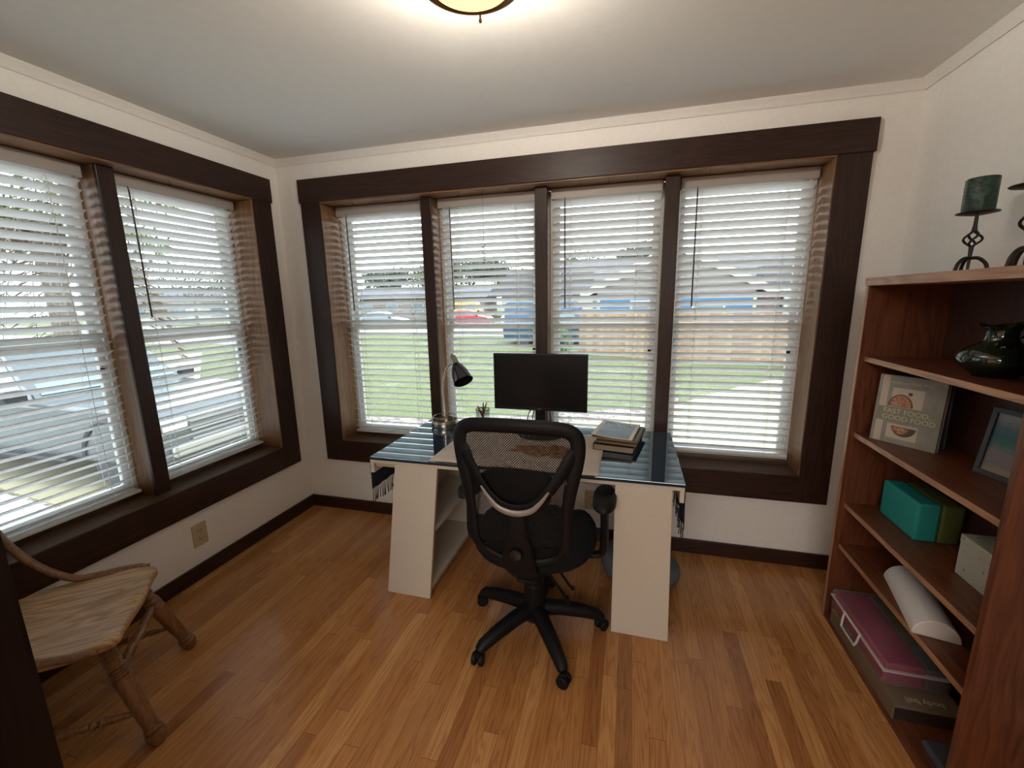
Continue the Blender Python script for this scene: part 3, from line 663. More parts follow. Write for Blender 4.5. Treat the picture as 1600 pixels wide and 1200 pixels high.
# stack of books and magazines
def pages_block(bm, w, d, h, mtx=None): return box(bm, 0, w, 0, d, 0, h, mtx)
def book(name, label, corner, ang, w, d, h, cover, curl=0.0, cat='book', extra=None):
    t = thing(name, label, cat, corner, ang)
    if curl:
        bm = BM(); n = 14; A = []
        for i in range(n + 1):
            u = i / n; x = -w + w * u; z = curl * (1 - u) ** 2.5 * 0.6
            A.append([bm.verts.new((x, 0, z)), bm.verts.new((x, d, z * 0.7)), bm.verts.new((x, d, z * 0.7 + h)), bm.verts.new((x, 0, z + h))])
        for i in range(n):
            for k in range(4): bm.faces.new((A[i][k], A[i][(k + 1) % 4], A[i + 1][(k + 1) % 4], A[i + 1][k]))
        bm.faces.new(A[0]); bm.faces.new(A[-1]); obj('pages', bm, 'paper', t)
        bm = BM(); A = []
        for i in range(n + 1):
            u = i / n; x = -w + w * u; z = curl * (1 - u) ** 2.5 * 0.6
            A.append([bm.verts.new((x, -0.001, z + h + 0.0001)), bm.verts.new((x, d + 0.001, z * 0.7 + h + 0.0001)), bm.verts.new((x, d + 0.001, z * 0.7 + h + 0.0007)), bm.verts.new((x, -0.001, z + h + 0.0007))])
        for i in range(n):
            for k in range(4): bm.faces.new((A[i][k], A[i][(k + 1) % 4], A[i + 1][(k + 1) % 4], A[i + 1][k]))
        bm.faces.new(A[0]); bm.faces.new(A[-1]); obj('cover', bm, cover, t)
    else:
        obj('pages', Bx(-w + 0.003, -0.003, 0.003, d - 0.003, 0.002, h - 0.002), 'paper', t)
        bm = BM(); box(bm, -w, 0, 0, d, 0, 0.002); box(bm, -w, 0, 0, d, h - 0.002, h); box(bm, -w, -w + 0.002, 0, d, 0.002, h - 0.002); obj('cover', bm, cover, t)
    return t
def mag_mat():
    mt = mat_base('magazine_cover', (0.2, 0.25, 0.3), 0.22); nt = mt.node_tree; b_ = nt.nodes['Principled BSDF']
    tc = N(nt, 'ShaderNodeTexCoord'); sp = N(nt, 'ShaderNodeSeparateXYZ'); nt.links.new(tc.outputs['Object'], sp.inputs[0])
    x, y = sp.outputs['X'], sp.outputs['Y']
    ins = mth(nt, 'MULTIPLY', mth(nt, 'MULTIPLY', mth(nt, 'GREATER_THAN', x, -0.186), mth(nt, 'LESS_THAN', x, -0.018)), mth(nt, 'MULTIPLY', mth(nt, 'GREATER_THAN', y, 0.010), mth(nt, 'LESS_THAN', y, 0.278)))
    pic = ramp(nt, mth(nt, 'ADD', mth(nt, 'MULTIPLY', noise(nt, mapping(nt, tc.outputs['Object'], (6, 20, 1)), 1.0, 4, 0.6), 0.7), mth(nt, 'MULTIPLY', y, 1.1)), [(0.3, (0.12, 0.14, 0.19)), (0.45, (0.10, 0.19, 0.25)), (0.55, (0.22, 0.25, 0.33)), (0.68, (0.07, 0.08, 0.10))])
    mx = N(nt, 'ShaderNodeMix', data_type='RGBA'); nt.links.new(ins, mx.inputs['Factor']); mx.inputs['A'].default_value = (0.60, 0.47, 0.30, 1)
    nt.links.new(pic, mx.inputs['B']); nt.links.new(mx.outputs['Result'], b_.inputs['Base Color']); return mt
M['magcover'] = mag_mat(); M['olive'] = mat_base('olive_cover', (0.07, 0.065, 0.015), 0.4); M['tan'] = mat_base('tan_cover', (0.16, 0.09, 0.045), 0.5); M['grn'] = mat_base('green_cover', (0.03, 0.06, 0.03), 0.4)
z = ZD + 0.0028
book('book', 'thick black book at the bottom of the desk stack', (0.037, 2.083, z), radians(-9.7), 0.20, 0.325, 0.032, 'black_fabric'); z += 0.0325
book('book', 'brown covered book lying second lowest in the desk stack', (0.052, 2.10, z), radians(-10), 0.205, 0.31, 0.009, 'tan'); z += 0.0095
book('magazine', 'olive and green magazine sticking out beneath the top magazine', (0.050, 2.125, z), radians(-10), 0.20, 0.285, 0.006, 'olive', cat='magazine'); z += 0.0065
book('magazine', 'thin tan magazine just under the topmost magazine', (0.034, 2.12, z), radians(-7), 0.205, 0.275, 0.004, 'tan', 0.012, cat='magazine'); z += 0.0046
tm = book('magazine', 'top magazine of the stack, blue grey cover with tan border and curled corner', (0.030, 2.122, z), radians(-9), 0.205, 0.292, 0.005, 'magcover', 0.022, cat='magazine')
text('lettering', 'OAULOAV', 'white', tm, frame_mtx((-0.100, 0.245, 0.0080), (1, 0, 0), (0, 1, 0)), 0.040, 0.0001)
# ------------------------------------------------------------------ swivel chair
t = thing('office_chair', 'black mesh back swivel chair on casters pulled up to the desk', 'office chair', (-0.380, 1.70, 0))
CY = 0.0
for k in range(5):
    a = radians(232 + 72 * k); d = Vector((cos(a), sin(a), 0)); s = Vector((-sin(a), cos(a), 0))
    bm = BM(); pts = [d * 0.03 + Vector((0, 0, 0.125)), d * 0.12 + Vector((0, 0, 0.118)), d * 0.22 + Vector((0, 0, 0.098)), d * 0.285 + Vector((0, 0, 0.078)), d * 0.305 + Vector((0, 0, 0.062))]
    tube(bm, pts, [0.036, 0.034, 0.031, 0.027, 0.022], 12); leg = obj('leg', bm, 'black', t, smooth=True)
    cdir = Vector((cos(a + 0.7), sin(a + 0.7), 0)); cc = d * 0.312 + Vector((0, 0, 0.026))
    q = Vector((-cdir.y, cdir.x, 0)).to_track_quat('Z', 'Y').to_matrix().to_4x4()
    bm = BM()
    for off in (-0.025, 0.006): lathe(bm, [(0.012, off), (0.023, off), (0.026, off + 0.004), (0.026, off + 0.015), (0.023, off + 0.019), (0.012, off + 0.019)], 20, q, cc)
    box(bm, -0.012, 0.012, -0.014, 0.014, 0.0, 0.03, Matrix.Translation(cc + Vector((0, 0, 0.008))))
    obj('caster', bm, 'black', leg, smooth=True)
bm = BM(); lathe(bm, [(0, 0.07), (0.046, 0.072), (0.055, 0.085), (0.054, 0.15), (0.046, 0.155), (0.046, 0.25), (0.042, 0.255), (0.042, 0.34), (0.03, 0.345), (0.03, 0.42), (0, 0.42)], 24); obj('gas_column', bm, 'black', t, smooth=True)
bm = Bx(-0.085, 0.085, -0.14, 0.11, 0.385, 0.425); obj('seat_mechanism', bm, 'black', t, 0.012)
bm = BM(); tube(bm, spline([(0.06, -0.02, 0.40), (0.11, -0.03, 0.36), (0.16, -0.01, 0.27), (0.172, 0.02, 0.235)], 5), [0.006] * 15 + [0.011]); lv = obj('lever', bm, 'black', t, smooth=True)
bm = BM(); tube(bm, spline([(0.05, -0.06, 0.40), (0.09, -0.07, 0.34), (0.135, -0.04, 0.25), (0.155, -0.03, 0.205)], 5), 0.006, 8); tube(bm, [(0.152, -0.032, 0.225), (0.160, -0.028, 0.185)], [0.011, 0.009], 8); obj('lever', bm, 'black', t, smooth=True)
# seat: padded cushion
bm = BM(); n = 32; rings = []
for (s, z) in ((0.0, 0.428), (0.80, 0.430), (0.95, 0.440), (1.0, 0.462), (1.0, 0.492), (0.96, 0.515), (0.86, 0.528), (0.5, 0.520), (0.0, 0.515)):
    if s == 0: rings.append([bm.verts.new((0, 0.03, z))]); continue
    r_ = []
    for j in range(n):
        a = 2 * pi * j / n; e = 2.6
        x = 0.272 * s * (abs(cos(a)) ** (2 / e)) * (1 if cos(a) > 0 else -1); y = 0.255 * s * (abs(sin(a)) ** (2 / e)) * (1 if sin(a) > 0 else -1)
        if y < 0: x *= 1 - 0.12 * (y / 0.255) ** 2
        r_.append(bm.verts.new((x, 0.035 + y, z - (0.02 if y > 0.19 else 0) * s)))
    rings.append(r_)
for A, B in zip(rings, rings[1:]):
    for j in range(n):
        if len(A) == 1: bm.faces.new((A[0], B[(j + 1) % n], B[j]))
        elif len(B) == 1: bm.faces.new((A[j], A[(j + 1) % n], B[0]))
        else: bm.faces.new((A[j], A[(j + 1) % n], B[(j + 1) % n], B[j]))
obj('seat', bm, 'black_fabric', t, smooth=True, angle=80)
# back: frame outline in local x,z ; y bows backwards
YBK = lambda x, z: -0.300 + 0.10 * max(0.0, (0.85 - z)) ** 1.0 * 0.9 + 0.55 * x * x + (0.02 if z < 0.6 else 0)
def bp(x, z, off=0.0): return Vector((x, YBK(x, z) + off, z))
outer = [(0, 1.078), (0.10, 1.075), (0.180, 1.066), (0.214, 1.041), (0.221, 0.995), (0.213, 0.93), (0.198, 0.85), (0.186, 0.76), (0.182, 0.68), (0.176, 0.60), (0.145, 0.545), (0.08, 0.520), (0, 0.512)]
full = outer + [(-x, z) for x, z in outer[-2:0:-1]]
sp_ = spline([bp(x + 0.0, z) for x, z in full], 5, True)
bm = BM(); rr = [0.0155 if p.z > 0.92 else 0.0155 - 0.004 * min(1, (0.92 - p.z) / 0.2) for p in sp_]
tube(bm, sp_, rr, 14, closed=True, flat=1.75); bk = obj('back_frame', bm, 'black', t, smooth=True)
bm = BM(); xs = 16; zs = 24; g = []
def half_w(z):
    for (x0, z0), (x1, z1) in zip(outer[2:], outer[3:]):
        if z0 >= z >= z1: return x0 + (x1 - x0) * (z0 - z) / (z0 - z1 + 1e-9)
    return 0.16
for j in range(zs + 1):
    z = 1.068 - (1.068 - 0.54) * j / zs; hw = half_w(z)
    g.append([bm.verts.new(bp(hw * (2 * i / xs - 1), z - 0.0, 0.004)) for i in range(xs + 1)])
for j in range(zs):
    for i in range(xs): bm.faces.new((g[j][i], g[j][i + 1], g[j + 1][i + 1], g[j + 1][i]))
obj('back_mesh', bm, 'mesh', t, smooth=True)
V = [(0.212, 1.0), (0.192, 0.955), (0.166, 0.910), (0.137, 0.863), (0.103, 0.818), (0.059, 0.781), (0, 0.767)]
vs_ = V + [(-x, z) for x, z in V[-2::-1]]; nv = 6 * (len(vs_) - 1) + 1; vr = [(0.0105 + 0.0065 * abs(2 * i / (nv - 1) - 1) ** 2.5) * min(1, 0.45 + 0.12 * min(i, nv - 1 - i)) for i in range(nv)]
bm = BM(); vp = spline([bp(x, z, -0.014 * min(1, max(0, (1.0 - z) / 0.10))) for x, z in vs_], 6); tube(bm, vp, vr, 12, flat=1.9); vb = obj('v_brace', bm, 'black', t, smooth=True)
Vs = [(0.126, 0.850), (0.096, 0.806), (0.058, 0.769), (0, 0.755), (-0.058, 0.769), (-0.096, 0.806), (-0.126, 0.850)]
vv = spline([bp(x, z, -0.030) for x, z in Vs], 6); k = len(vv); bm = BM(); tube(bm, vv, [0.002 + 0.0044 * sin(pi * i / (k - 1)) for i in range(k)], 10, flat=1.9); obj('silver_trim', bm, 'silver', vb, smooth=True, label='silver curved trim')
bm = BM(); prism(bm, [(-0.14, 0.875), (-0.10, 0.905), (0.10, 0.905), (0.14, 0.875), (0.12, 0.78), (0.06, 0.735), (-0.06, 0.735), (-0.12, 0.78)], lambda x, z, d: bp(x, z, d), 0.016, 0.034); obj('lumbar_pad', bm, 'black_fabric', t, 0.008)
bm = BM()
sec = [(0.742, 0.036, 0.012), (0.66, 0.045, 0.016), (0.58, 0.062, 0.022), (0.50, 0.068, 0.026), (0.43, 0.066, 0.028), (0.395, 0.06, 0.03)]
g = []
for z, hw, hd in sec:
    y = YBK(0, max(z, 0.5)) - 0.020 + (0.10 * (0.5 - z) / 0.1 if z < 0.5 else 0); g.append([bm.verts.new((hw * cos(a), y + hd * sin(a), z)) for a in [2 * pi * j / 16 for j in range(16)]])
for A, B in zip(g, g[1:]):
    for j in range(16): bm.faces.new((A[j], A[(j + 1) % 16], B[(j + 1) % 16], B[j]))
bm.faces.new(g[0][::-1]); bm.faces.new(g[-1]); obj('spine', bm, 'black', t, smooth=True, angle=60)
bm = BM(); lathe(bm, [(0, 0), (0.024, 0), (0.026, 0.006), (0.022, 0.022), (0, 0.026)], 18, Matrix.Rotation(radians(90), 4, 'X'), (-0.0, -0.300, 0.585)); obj('height_knob', bm, 'black_gloss', t, smooth=True)
bm = BM(); box(bm, -0.03, 0.03, -0.20, 0.03, 0.385, 0.40); obj('back_bar', bm, 'black', t, 0.004)
text('logo', 'J', 'silver', bk, frame_mtx(bp(0.185, 0.885, -0.024), (1, 0, 0), (0, 0, 1)), 0.016)
for s in (-1, 1):
    ar = BM(); tube(ar, spline([(s * 0.12, 0.02, 0.418), (s * 0.24, 0.02, 0.415), (s * 0.300, 0.02, 0.44), (s * 0.305, 0.02, 0.56), (s * 0.302, 0.02, 0.655)], 6), [0.020] * 12 + [0.024] * 13, 10, flat=0.75)
    ao = obj('armrest', ar, 'black', t, smooth=True)
    bm = BM(); n = 20; rings = []
    for sc, z in ((0.75, 0.652), (1, 0.660), (1, 0.676), (0.88, 0.686), (0.0, 0.688)):
        if sc == 0: rings.append([bm.verts.new((s * 0.302, 0.05, z))]); continue
        rings.append([bm.verts.new((s * 0.302 + 0.050 * sc * cos(2 * pi * j / n), 0.05 + 0.125 * sc * (abs(sin(2 * pi * j / n)) ** 0.7) * (1 if sin(2 * pi * j / n) > 0 else -1), z)) for j in range(n)])
    for A, B in zip(rings, rings[1:]):
        for j in range(n):
            if len(B) == 1: bm.faces.new((A[j], A[(j + 1) % n], B[0]))
            else: bm.faces.new((A[j], A[(j + 1) % n], B[(j + 1) % n], B[j]))
    bm.faces.new(rings[0][::-1]); obj('arm_pad', bm, 'black', ao, smooth=True, angle=70)

# grey ring cushion behind the right pedestal
t = obj('ring_cushion', BM(), 'grey_fabric'); bpy.data.objects.remove(t)
bm = BM(); tube(bm, [(0.155 * cos(a), 0.13 * sin(a), 0.055) for a in [j * 2 * pi / 36 for j in range(36)]], 0.055, 14, closed=True)
o = obj('ring_cushion', bm, 'grey_fabric', None, smooth=True); o.location = (0.100, 2.235, 0.001); tag(o, 'grey blue ring shaped cushion on the floor, mostly hidden behind the desk pedestal', 'cushion')
for v in o.data.vertices: 
    v.co.z *= 1.0 + 0.45 * max(0, -v.co.x / 0.155)

# ------------------------------------------------------------------ bookcase
BY0, BY1, BX0, BX1 = 1.29, 2.14, 0.94, 1.225
t = thing('bookcase', 'reddish oak bookcase with four shelves against the wall', 'bookcase', (1.08, 1.715, 0))
def W(bm, name, mt, parent=None, bevel=0.0015, **k): return obj(name, bm, mt, parent or t, bevel, world=True, **k)
for yy in (BY0, BY1 - 0.02):
    sp_o = W(Bx(BX0 + 0.002, BX1, yy, yy + 0.02, 0, 1.545), 'side_panel', 'shelf_z'); W(Bx(BX0, BX0 + 0.002, yy, yy + 0.02, 0, 1.545), 'front_edge', 'lit_edge_z' if yy > 2 else 'shelf_z', sp_o, 0.0008)
W(Bx(BX0 - 0.004, BX1 + 0.014, BY0 - 0.012, BY1 + 0.004, 1.545, 1.577), 'top_board', 'lit_edge_y', None, 0.003)
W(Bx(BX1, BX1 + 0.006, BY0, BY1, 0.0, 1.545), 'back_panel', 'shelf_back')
SH = [1.254, 0.920, 0.590, 0.389, 0.022]
for i, z in enumerate(SH):
    xf = BX0 + (0.022 if z > 0.1 else 0.004)
    so = W(Bx(xf + 0.002, BX1, BY0 + 0.02, BY1 - 0.02, z - 0.021, z), 'shelf', 'shelf_y', None, 0.001); W(Bx(xf, xf + 0.002, BY0 + 0.02, BY1 - 0.02, z - 0.021, z), 'front_edge', 'lit_edge_y' if z > 0.1 else 'shelf_y', so, 0.0008)

# candle holders
M['wax_green'] = noisy('green_wax', (0.004, 0.012, 0.009), (0.014, 0.055, 0.034), 75, 0.45, bmp=0.8, pos=(0.42, 0.52)); M['wax_cream'] = mat_base('cream_wax', (0.75, 0.66, 0.45), 0.5); M['leafrelief'] = mat_base('pale_relief', (0.30, 0.28, 0.27), 0.5)
def holder(label, loc, s, g='wrought iron candle holders'):
    t = thing('candle_holder', label, 'candle holder', loc, group=None)
    for k in range(3):
        a = radians(200 + 120 * k); bm = BM(); d = Vector((cos(a), sin(a), 0))
        tube(bm, spline([d * 0.002 + Vector((0, 0, 0.048)), d * 0.022 + Vector((0, 0, 0.046)), d * 0.040 + Vector((0, 0, 0.028)), d * 0.047 + Vector((0, 0, 0.0045))], 5), 0.0055, 8); obj('foot', bm, 'iron', t, smooth=True)
    bm = BM(); tube(bm, [(0, 0, 0.004 + 0.0), (0, 0, 0.05), (0, 0, 0.085)], [0.004, 0.005, 0.007], 8)
    for k in range(4):
        a0 = k * pi / 2
        tube(bm, [Vector((0.0225 * sin(pi * i / 14) * cos(a0 + i * 0.17), 0.0225 * sin(pi * i / 14) * sin(a0 + i * 0.17), 0.083 + 0.055 * i / 14)) for i in range(15)], 0.0036, 6)
    tube(bm, [(0, 0, 0.136), (0, 0, 0.155), (0, 0, 0.188)], [0.008, 0.0055, 0.005], 8); obj('twisted_stem', bm, 'iron', t, smooth=True)
    bm = BM(); lathe(bm, [(0, 0.186), (0.02, 0.186), (0.052, 0.192), (0.054, 0.194), (0.052, 0.196), (0.0, 0.191)], 32); obj('plate', bm, 'iron', t, smooth=True)
    for ch in t.children: 
        ch.data.transform(Matrix.Diagonal((s, s, s, 1)))
    return t
h1 = holder('black iron candle holder carrying the green candle on the bookcase', (1.09, 1.838, 1.577), 0.985)
h2 = holder('taller black iron candle holder carrying the cream candle', (1.09, 1.615, 1.577), 1.17)
tc_ = thing('candle', 'thick dark green pillar candle with leaf relief', 'candle', (1.09, 1.838, 1.577 + 0.1935 * 0.985))
bm = BM(); lathe(bm, [(0, 0), (0.039, 0), (0.040, 0.003), (0.040, 0.104), (0.038, 0.107), (0.03, 0.104), (0.0, 0.100)], 40); obj('wax', bm, 'wax_green', tc_, smooth=True)
bm = BM()
for row in range(9):
    for side in (-1, 1):
        a = radians(168); p = Vector((cos(a), sin(a), 0)); z = 0.008 + row * 0.0105
        A = [Vector((0.0405 * cos(a), 0.0405 * sin(a), z)), Vector((0.0412 * cos(a + side * 0.12), 0.0412 * sin(a + side * 0.12), z + 0.009)), Vector((0.0405 * cos(a + side * 0.26), 0.0405 * sin(a + side * 0.26), z + 0.013)), Vector((0.0412 * cos(a + side * 0.14), 0.0412 * sin(a + side * 0.14), z + 0.003))]
        vs = [bm.verts.new(v) for v in A]; bm.faces.new(vs)
obj('leaf_relief', bm, 'leafrelief', tc_, solid=0.0012)
bm = BM(); tube(bm, [(0, 0, 0.098), (0.001, 0, 0.11)], 0.001, 5); obj('wick', bm, 'slot', tc_)
tc_ = thing('candle', 'cream pillar candle partly cut off by the photo edge', 'candle', (1.09, 1.615, 1.577 + 0.1935 * 1.17))
bm = BM(); lathe(bm, [(0, 0), (0.036, 0), (0.037, 0.003), (0.037, 0.145), (0.035, 0.148), (0.0, 0.142)], 40); obj('wax', bm, 'wax_cream', tc_, smooth=True)
bm = BM(); tube(bm, [(0, 0, 0.14), (0.001, 0, 0.155)], 0.001, 5); obj('wick', bm, 'slot', tc_)

# vase
t = thing('vase', 'squat glossy dark green vase with a flared wavy rim', 'vase', (1.10, 1.66, SH[0]))
bm = BM(); prof = [(0.0, 0.004), (0.046, 0.004), (0.052, 0.0), (0.054, 0.006), (0.070, 0.018), (0.089, 0.036), (0.0955, 0.055), (0.089, 0.074), (0.066, 0.092), (0.044, 0.106), (0.037, 0.120), (0.037, 0.138), (0.043, 0.150), (0.056, 0.158), (0.058, 0.161), (0.052, 0.159), (0.039, 0.150), (0.033, 0.135), (0.033, 0.118), (0.03, 0.11), (0.0, 0.108)]
lathe(bm, prof, 48)
for v in bm.verts:
    r_ = math.hypot(v.co.x, v.co.y); a = math.atan2(v.co.y, v.co.x)
    if v.co.z > 0.148 and r_ > 0.036:
        v.co.z += 0.006 * sin(3 * a + 1) * (r_ - 0.036) / 0.022; v.co.x *= 1 + 0.10 * sin(4 * a); v.co.y *= 1 + 0.12 * sin(4 * a + 0.7)
obj('body', bm, 'glaze', t, smooth=True, angle=80)
bm = BM(); tube(bm, spline([(0.035, -0.030, 0.118), (0.040, -0.045, 0.142), (0.046, -0.062, 0.156), (0.048, -0.070, 0.168)], 4), [0.010, 0.008, 0.007, 0.006, 0.006, 0.006, 0.006, 0.006, 0.006, 0.006, 0.006, 0.006, 0.005], 8); obj('lug', bm, 'glaze', t, smooth=True)

# cookbook
def cover_mat():
    mt = mat_base('stone_cover', (0.2, 0.19, 0.16), 0.35); nt = mt.node_tree; b_ = nt.nodes['Principled BSDF']
    tc = N(nt, 'ShaderNodeTexCoord'); f = noise(nt, tc.outputs['Object'], 14, 5, 0.6)
    nt.links.new(ramp(nt, f, [(0.35, (0.21, 0.19, 0.155)), (0.65, (0.29, 0.265, 0.215))]), b_.inputs['Base Color']); return mt
M['stonecover'] = cover_mat(); M['cardstock'] = mat_base('pale_board_print', (0.48, 0.40, 0.32), 0.5); M['band'] = mat_base('olive_band', (0.215, 0.20, 0.13), 0.5); M['letter'] = mat_base('pale_letter', (0.50, 0.46, 0.36), 0.5)
M['food'] = noisy('food_print', (0.28, 0.05, 0.035), (0.5, 0.30, 0.16), 90, 0.5); M['food2'] = noisy('food_print_dark', (0.05, 0.035, 0.02), (0.13, 0.09, 0.05), 120, 0.5); M['navycover'] = mat_base('navy_cover', (0.02, 0.022, 0.035), 0.4)
P0 = Vector((0.985, 2.048, SH[1])); P1 = Vector((1.119, 1.884, SH[1])); dr = (P1 - P0).normalized(); nb = Vector((-dr.y, dr.x, 0))  # nb: into the shelf
if nb.x < 0: nb = -nb
ang = math.atan2(dr.y, dr.x)
t = thing('cookbook', 'grey cookbook facing out, two open sandwiches on its cover', 'book', P0, ang)
Wb, Hb, Tb = 0.212, 0.272, 0.024
lean = Matrix.Rotation(radians(-4), 4, 'X')
def LB(x0, x1, y0, y1, z0, z1): return box(BM(), x0, x1, y0, y1, z0, z1, lean)
obj('pages', LB(0.004, Wb - 0.003, 0.003, Tb - 0.003, 0.004, Hb - 0.004), 'paper', t)
bm = BM(); box(bm, 0, Wb, 0, 0.003, 0, Hb, lean); box(bm, 0, Wb, Tb - 0.003, Tb, 0, Hb, lean); box(bm, 0, 0.003, 0.003, Tb - 0.003, 0, Hb, lean); cv = obj('cover', bm, 'stonecover', t, 0.0008)
obj('hinge_strip', LB(0.012, 0.036, -0.0006, 0, 0.002, Hb - 0.002), 'cardstock', cv)
obj('board_print', LB(0.050, 0.150, -0.0008, 0, 0.150, 0.225), 'cardstock', cv); obj('board_print', LB(0.052, 0.150, -0.0008, 0, 0.022, 0.080), 'cardstock', cv)
def disc(cx_, cz_, rx, rz, d, mt, a0=0, a1=2 * pi, n=24):
    bm = BM(); pts = [(cx_ + rx * cos(a0 + (a1 - a0) * i / n), cz_ + rz * sin(a0 + (a1 - a0) * i / n)) for i in range(n + (0 if a1 - a0 > 6.2 else 1))]
    prism(bm, pts, lambda a, b_, dd: lean @ Vector((a, dd, b_)), d - 0.0005, d); obj('food_print', bm, mt, cv)
disc(0.082, 0.152, 0.040, 0.048, -0.0009, 'food2', 0, pi); disc(0.082, 0.154, 0.035, 0.041, -0.0015, 'food', 0, pi)
disc(0.106, 0.072, 0.040, 0.038, -0.0009, 'food2', pi, 2 * pi); disc(0.096, 0.070, 0.027, 0.027, -0.0015, 'food', pi, 2 * pi); disc(0.108, 0.205, 0.007, 0.007, -0.0009, 'food2')
obj('title_band', LB(0.012, Wb, -0.0011, 0, 0.088, 0.145), 'band', cv)
def cov_m(x, z, d): return lean @ frame_mtx((x, d, z), (1, 0, 0), (0, 0, 1))
text('title', 'FAST FOOD,', 'letter', cv, cov_m(0.105, 0.130, -0.0013), 0.027, 0.0002)
text('title', 'GOOD FOOD', 'letter', cv, cov_m(0.114, 0.104, -0.0013), 0.027, 0.0002)
text('author', 'Andrew Weil, M.D.', 'letter', cv, cov_m(0.108, 0.246, -0.0006), 0.017, 0.0002)
# dark book behind it
tb_ = thing('book', 'dark navy book standing behind the grey cookbook', 'book', P0 + nb * 0.050 + dr * 0.02, ang)
obj('pages', box(BM(), 0.004, 0.19, 0.003, 0.02, 0.003, 0.264), 'paper', tb_); bm = BM(); box(bm, 0, 0.193, 0, 0.003, 0, 0.268); box(bm, 0, 0.193, 0.020, 0.023, 0, 0.268); box(bm, 0, 0.003, 0.003, 0.020, 0, 0.268); obj('cover', bm, 'navycover', tb_)

# framed picture facing out + dark frame edge-on
def pic_mat():
    mt = mat_base('beach_print', (0.3, 0.4, 0.4), 0.3); nt = mt.node_tree; b_ = nt.nodes['Principled BSDF']
    tc = N(nt, 'ShaderNodeTexCoord'); sp = N(nt, 'ShaderNodeSeparateXYZ'); nt.links.new(tc.outputs['Object'], sp.inputs[0])
    f = mth(nt, 'ADD', mth(nt, 'MULTIPLY', sp.outputs['Z'], 4.6), mth(nt, 'MULTIPLY', noise(nt, mapping(nt, tc.outputs['Object'], (25, 25, 60)), 1.0, 4), 0.22))
    nt.links.new(ramp(nt, f, [(0.18, (0.32, 0.26, 0.15)), (0.32, (0.22, 0.18, 0.20)), (0.50, (0.24, 0.20, 0.21)), (0.58, (0.06, 0.17, 0.16)), (0.72, (0.03, 0.13, 0.14)), (0.86, (0.11, 0.18, 0.20)), (1.0, (0.30, 0.32, 0.33))]), b_.inputs['Base Color']); return mt
M['picture'] = pic_mat()
p0 = Vector((1.134, 1.723, SH[1])); dd = Vector((0.022, -0.09, 0)).normalized()
t = thing('picture_frame', 'slate framed photo of blue water leaning on the middle shelf', 'picture frame', p0, math.atan2(dd.y, dd.x))
lean2 = Matrix.Rotation(radians(-8), 4, 'X')
def LB2(x0, x1, y0, y1, z0, z1): return box(BM(), x0, x1, y0, y1, z0, z1, lean2)
fw, fh = 0.175, 0.225
bm = BM(); box(bm, 0, fw, 0, 0.014, 0, 0.016, lean2); box(bm, 0, fw, 0, 0.014, fh - 0.016, fh, lean2); box(bm, 0, 0.016, 0, 0.014, 0.016, fh - 0.016, lean2); box(bm, fw - 0.016, fw, 0, 0.014, 0.016, fh - 0.016, lean2)
obj('frame', bm, 'slate', t, 0.001); obj('photo', LB2(0.016, fw - 0.016, 0.007, 0.009, 0.016, fh - 0.016), 'picture', t)
obj('backing', LB2(0.004, fw - 0.004, 0.0095, 0.0135, 0.004, fh - 0.004), 'slot', t)
t = thing('picture_frame', 'dark grey frame seen edge-on against the near side of the bookcase', 'picture frame', (0.972, 1.325, SH[1]))
bm = BM(); box(bm, 0, 0.20, -0.010, 0.006, 0, 0.022); box(bm, 0, 0.20, -0.010, 0.006, 0.255, 0.277); box(bm, 0, 0.02, -0.010, 0.006, 0.022, 0.255); box(bm, 0.18, 0.20, -0.010, 0.006, 0.022, 0.255); obj('frame', bm, 'slate', t, 0.001)
obj('backing', Bx(0.018, 0.182, -0.006, 0.0, 0.020, 0.257), 'slate', t)

# yoga blocks, patterned box
o = obj('yoga_block', Bx(0, 0.072, 0, 0.235, 0, 0.150), 'teal', None, 0.009, seg=3); o.location = (1.064, 1.822, SH[2]); tag(o, 'bright teal foam yoga block in front on the shelf', 'yoga block')
o = obj('yoga_block', Bx(0, 0.068, 0, 0.235, 0, 0.150), 'green_foam', None, 0.009, seg=3); o.location = (1.1385, 1.818, SH[2]); tag(o, 'olive green foam yoga block standing behind the teal one', 'yoga block')
def dots_mat():
    mt = mat_base('dotted_paper', (0.4, 0.4, 0.34), 0.6); nt = mt.node_tree; b_ = nt.nodes['Principled BSDF']
    tc = N(nt, 'ShaderNodeTexCoord'); v = N(nt, 'ShaderNodeTexVoronoi'); v.inputs['Scale'].default_value = 38; nt.links.new(tc.outputs['Object'], v.inputs['Vector'])
    nt.links.new(ramp(nt, v.outputs['Distance'], [(0.10, (0.10, 0.13, 0.10)), (0.16, (0.42, 0.42, 0.34))]), b_.inputs['Base Color']); return mt
M['dots'] = dots_mat()
t = thing('gift_box', 'pale green box with small dark dots on the shelf', 'box', (1.083, 1.492, SH[2]))
obj('box_body', Bx(0, 0.125, 0, 0.142, 0, 0.115), 'dots', t, 0.0015); obj('lid', Bx(-0.001, 0.126, -0.001, 0.143, 0.115, 0.141), 'dots', t, 0.0015)
# half round foam roller
bm = BM(); pts = [(0.063 * cos(a), 0.0 + 0.063 * sin(a)) for a in [pi * i / 24 for i in range(25)]]
prism(bm, pts, lambda a, b_, d: Vector((a, d, b_)), 0, 0.34); o = obj('foam_roller', bm, 'white_foam', None, 0.003, smooth=True, angle=50)
o.location = (1.012, 1.545, SH[3]); o.rotation_euler = (0, 0, radians(-13)); tag(o, 'white half round foam roller lying on the lower shelf', 'foam roller')
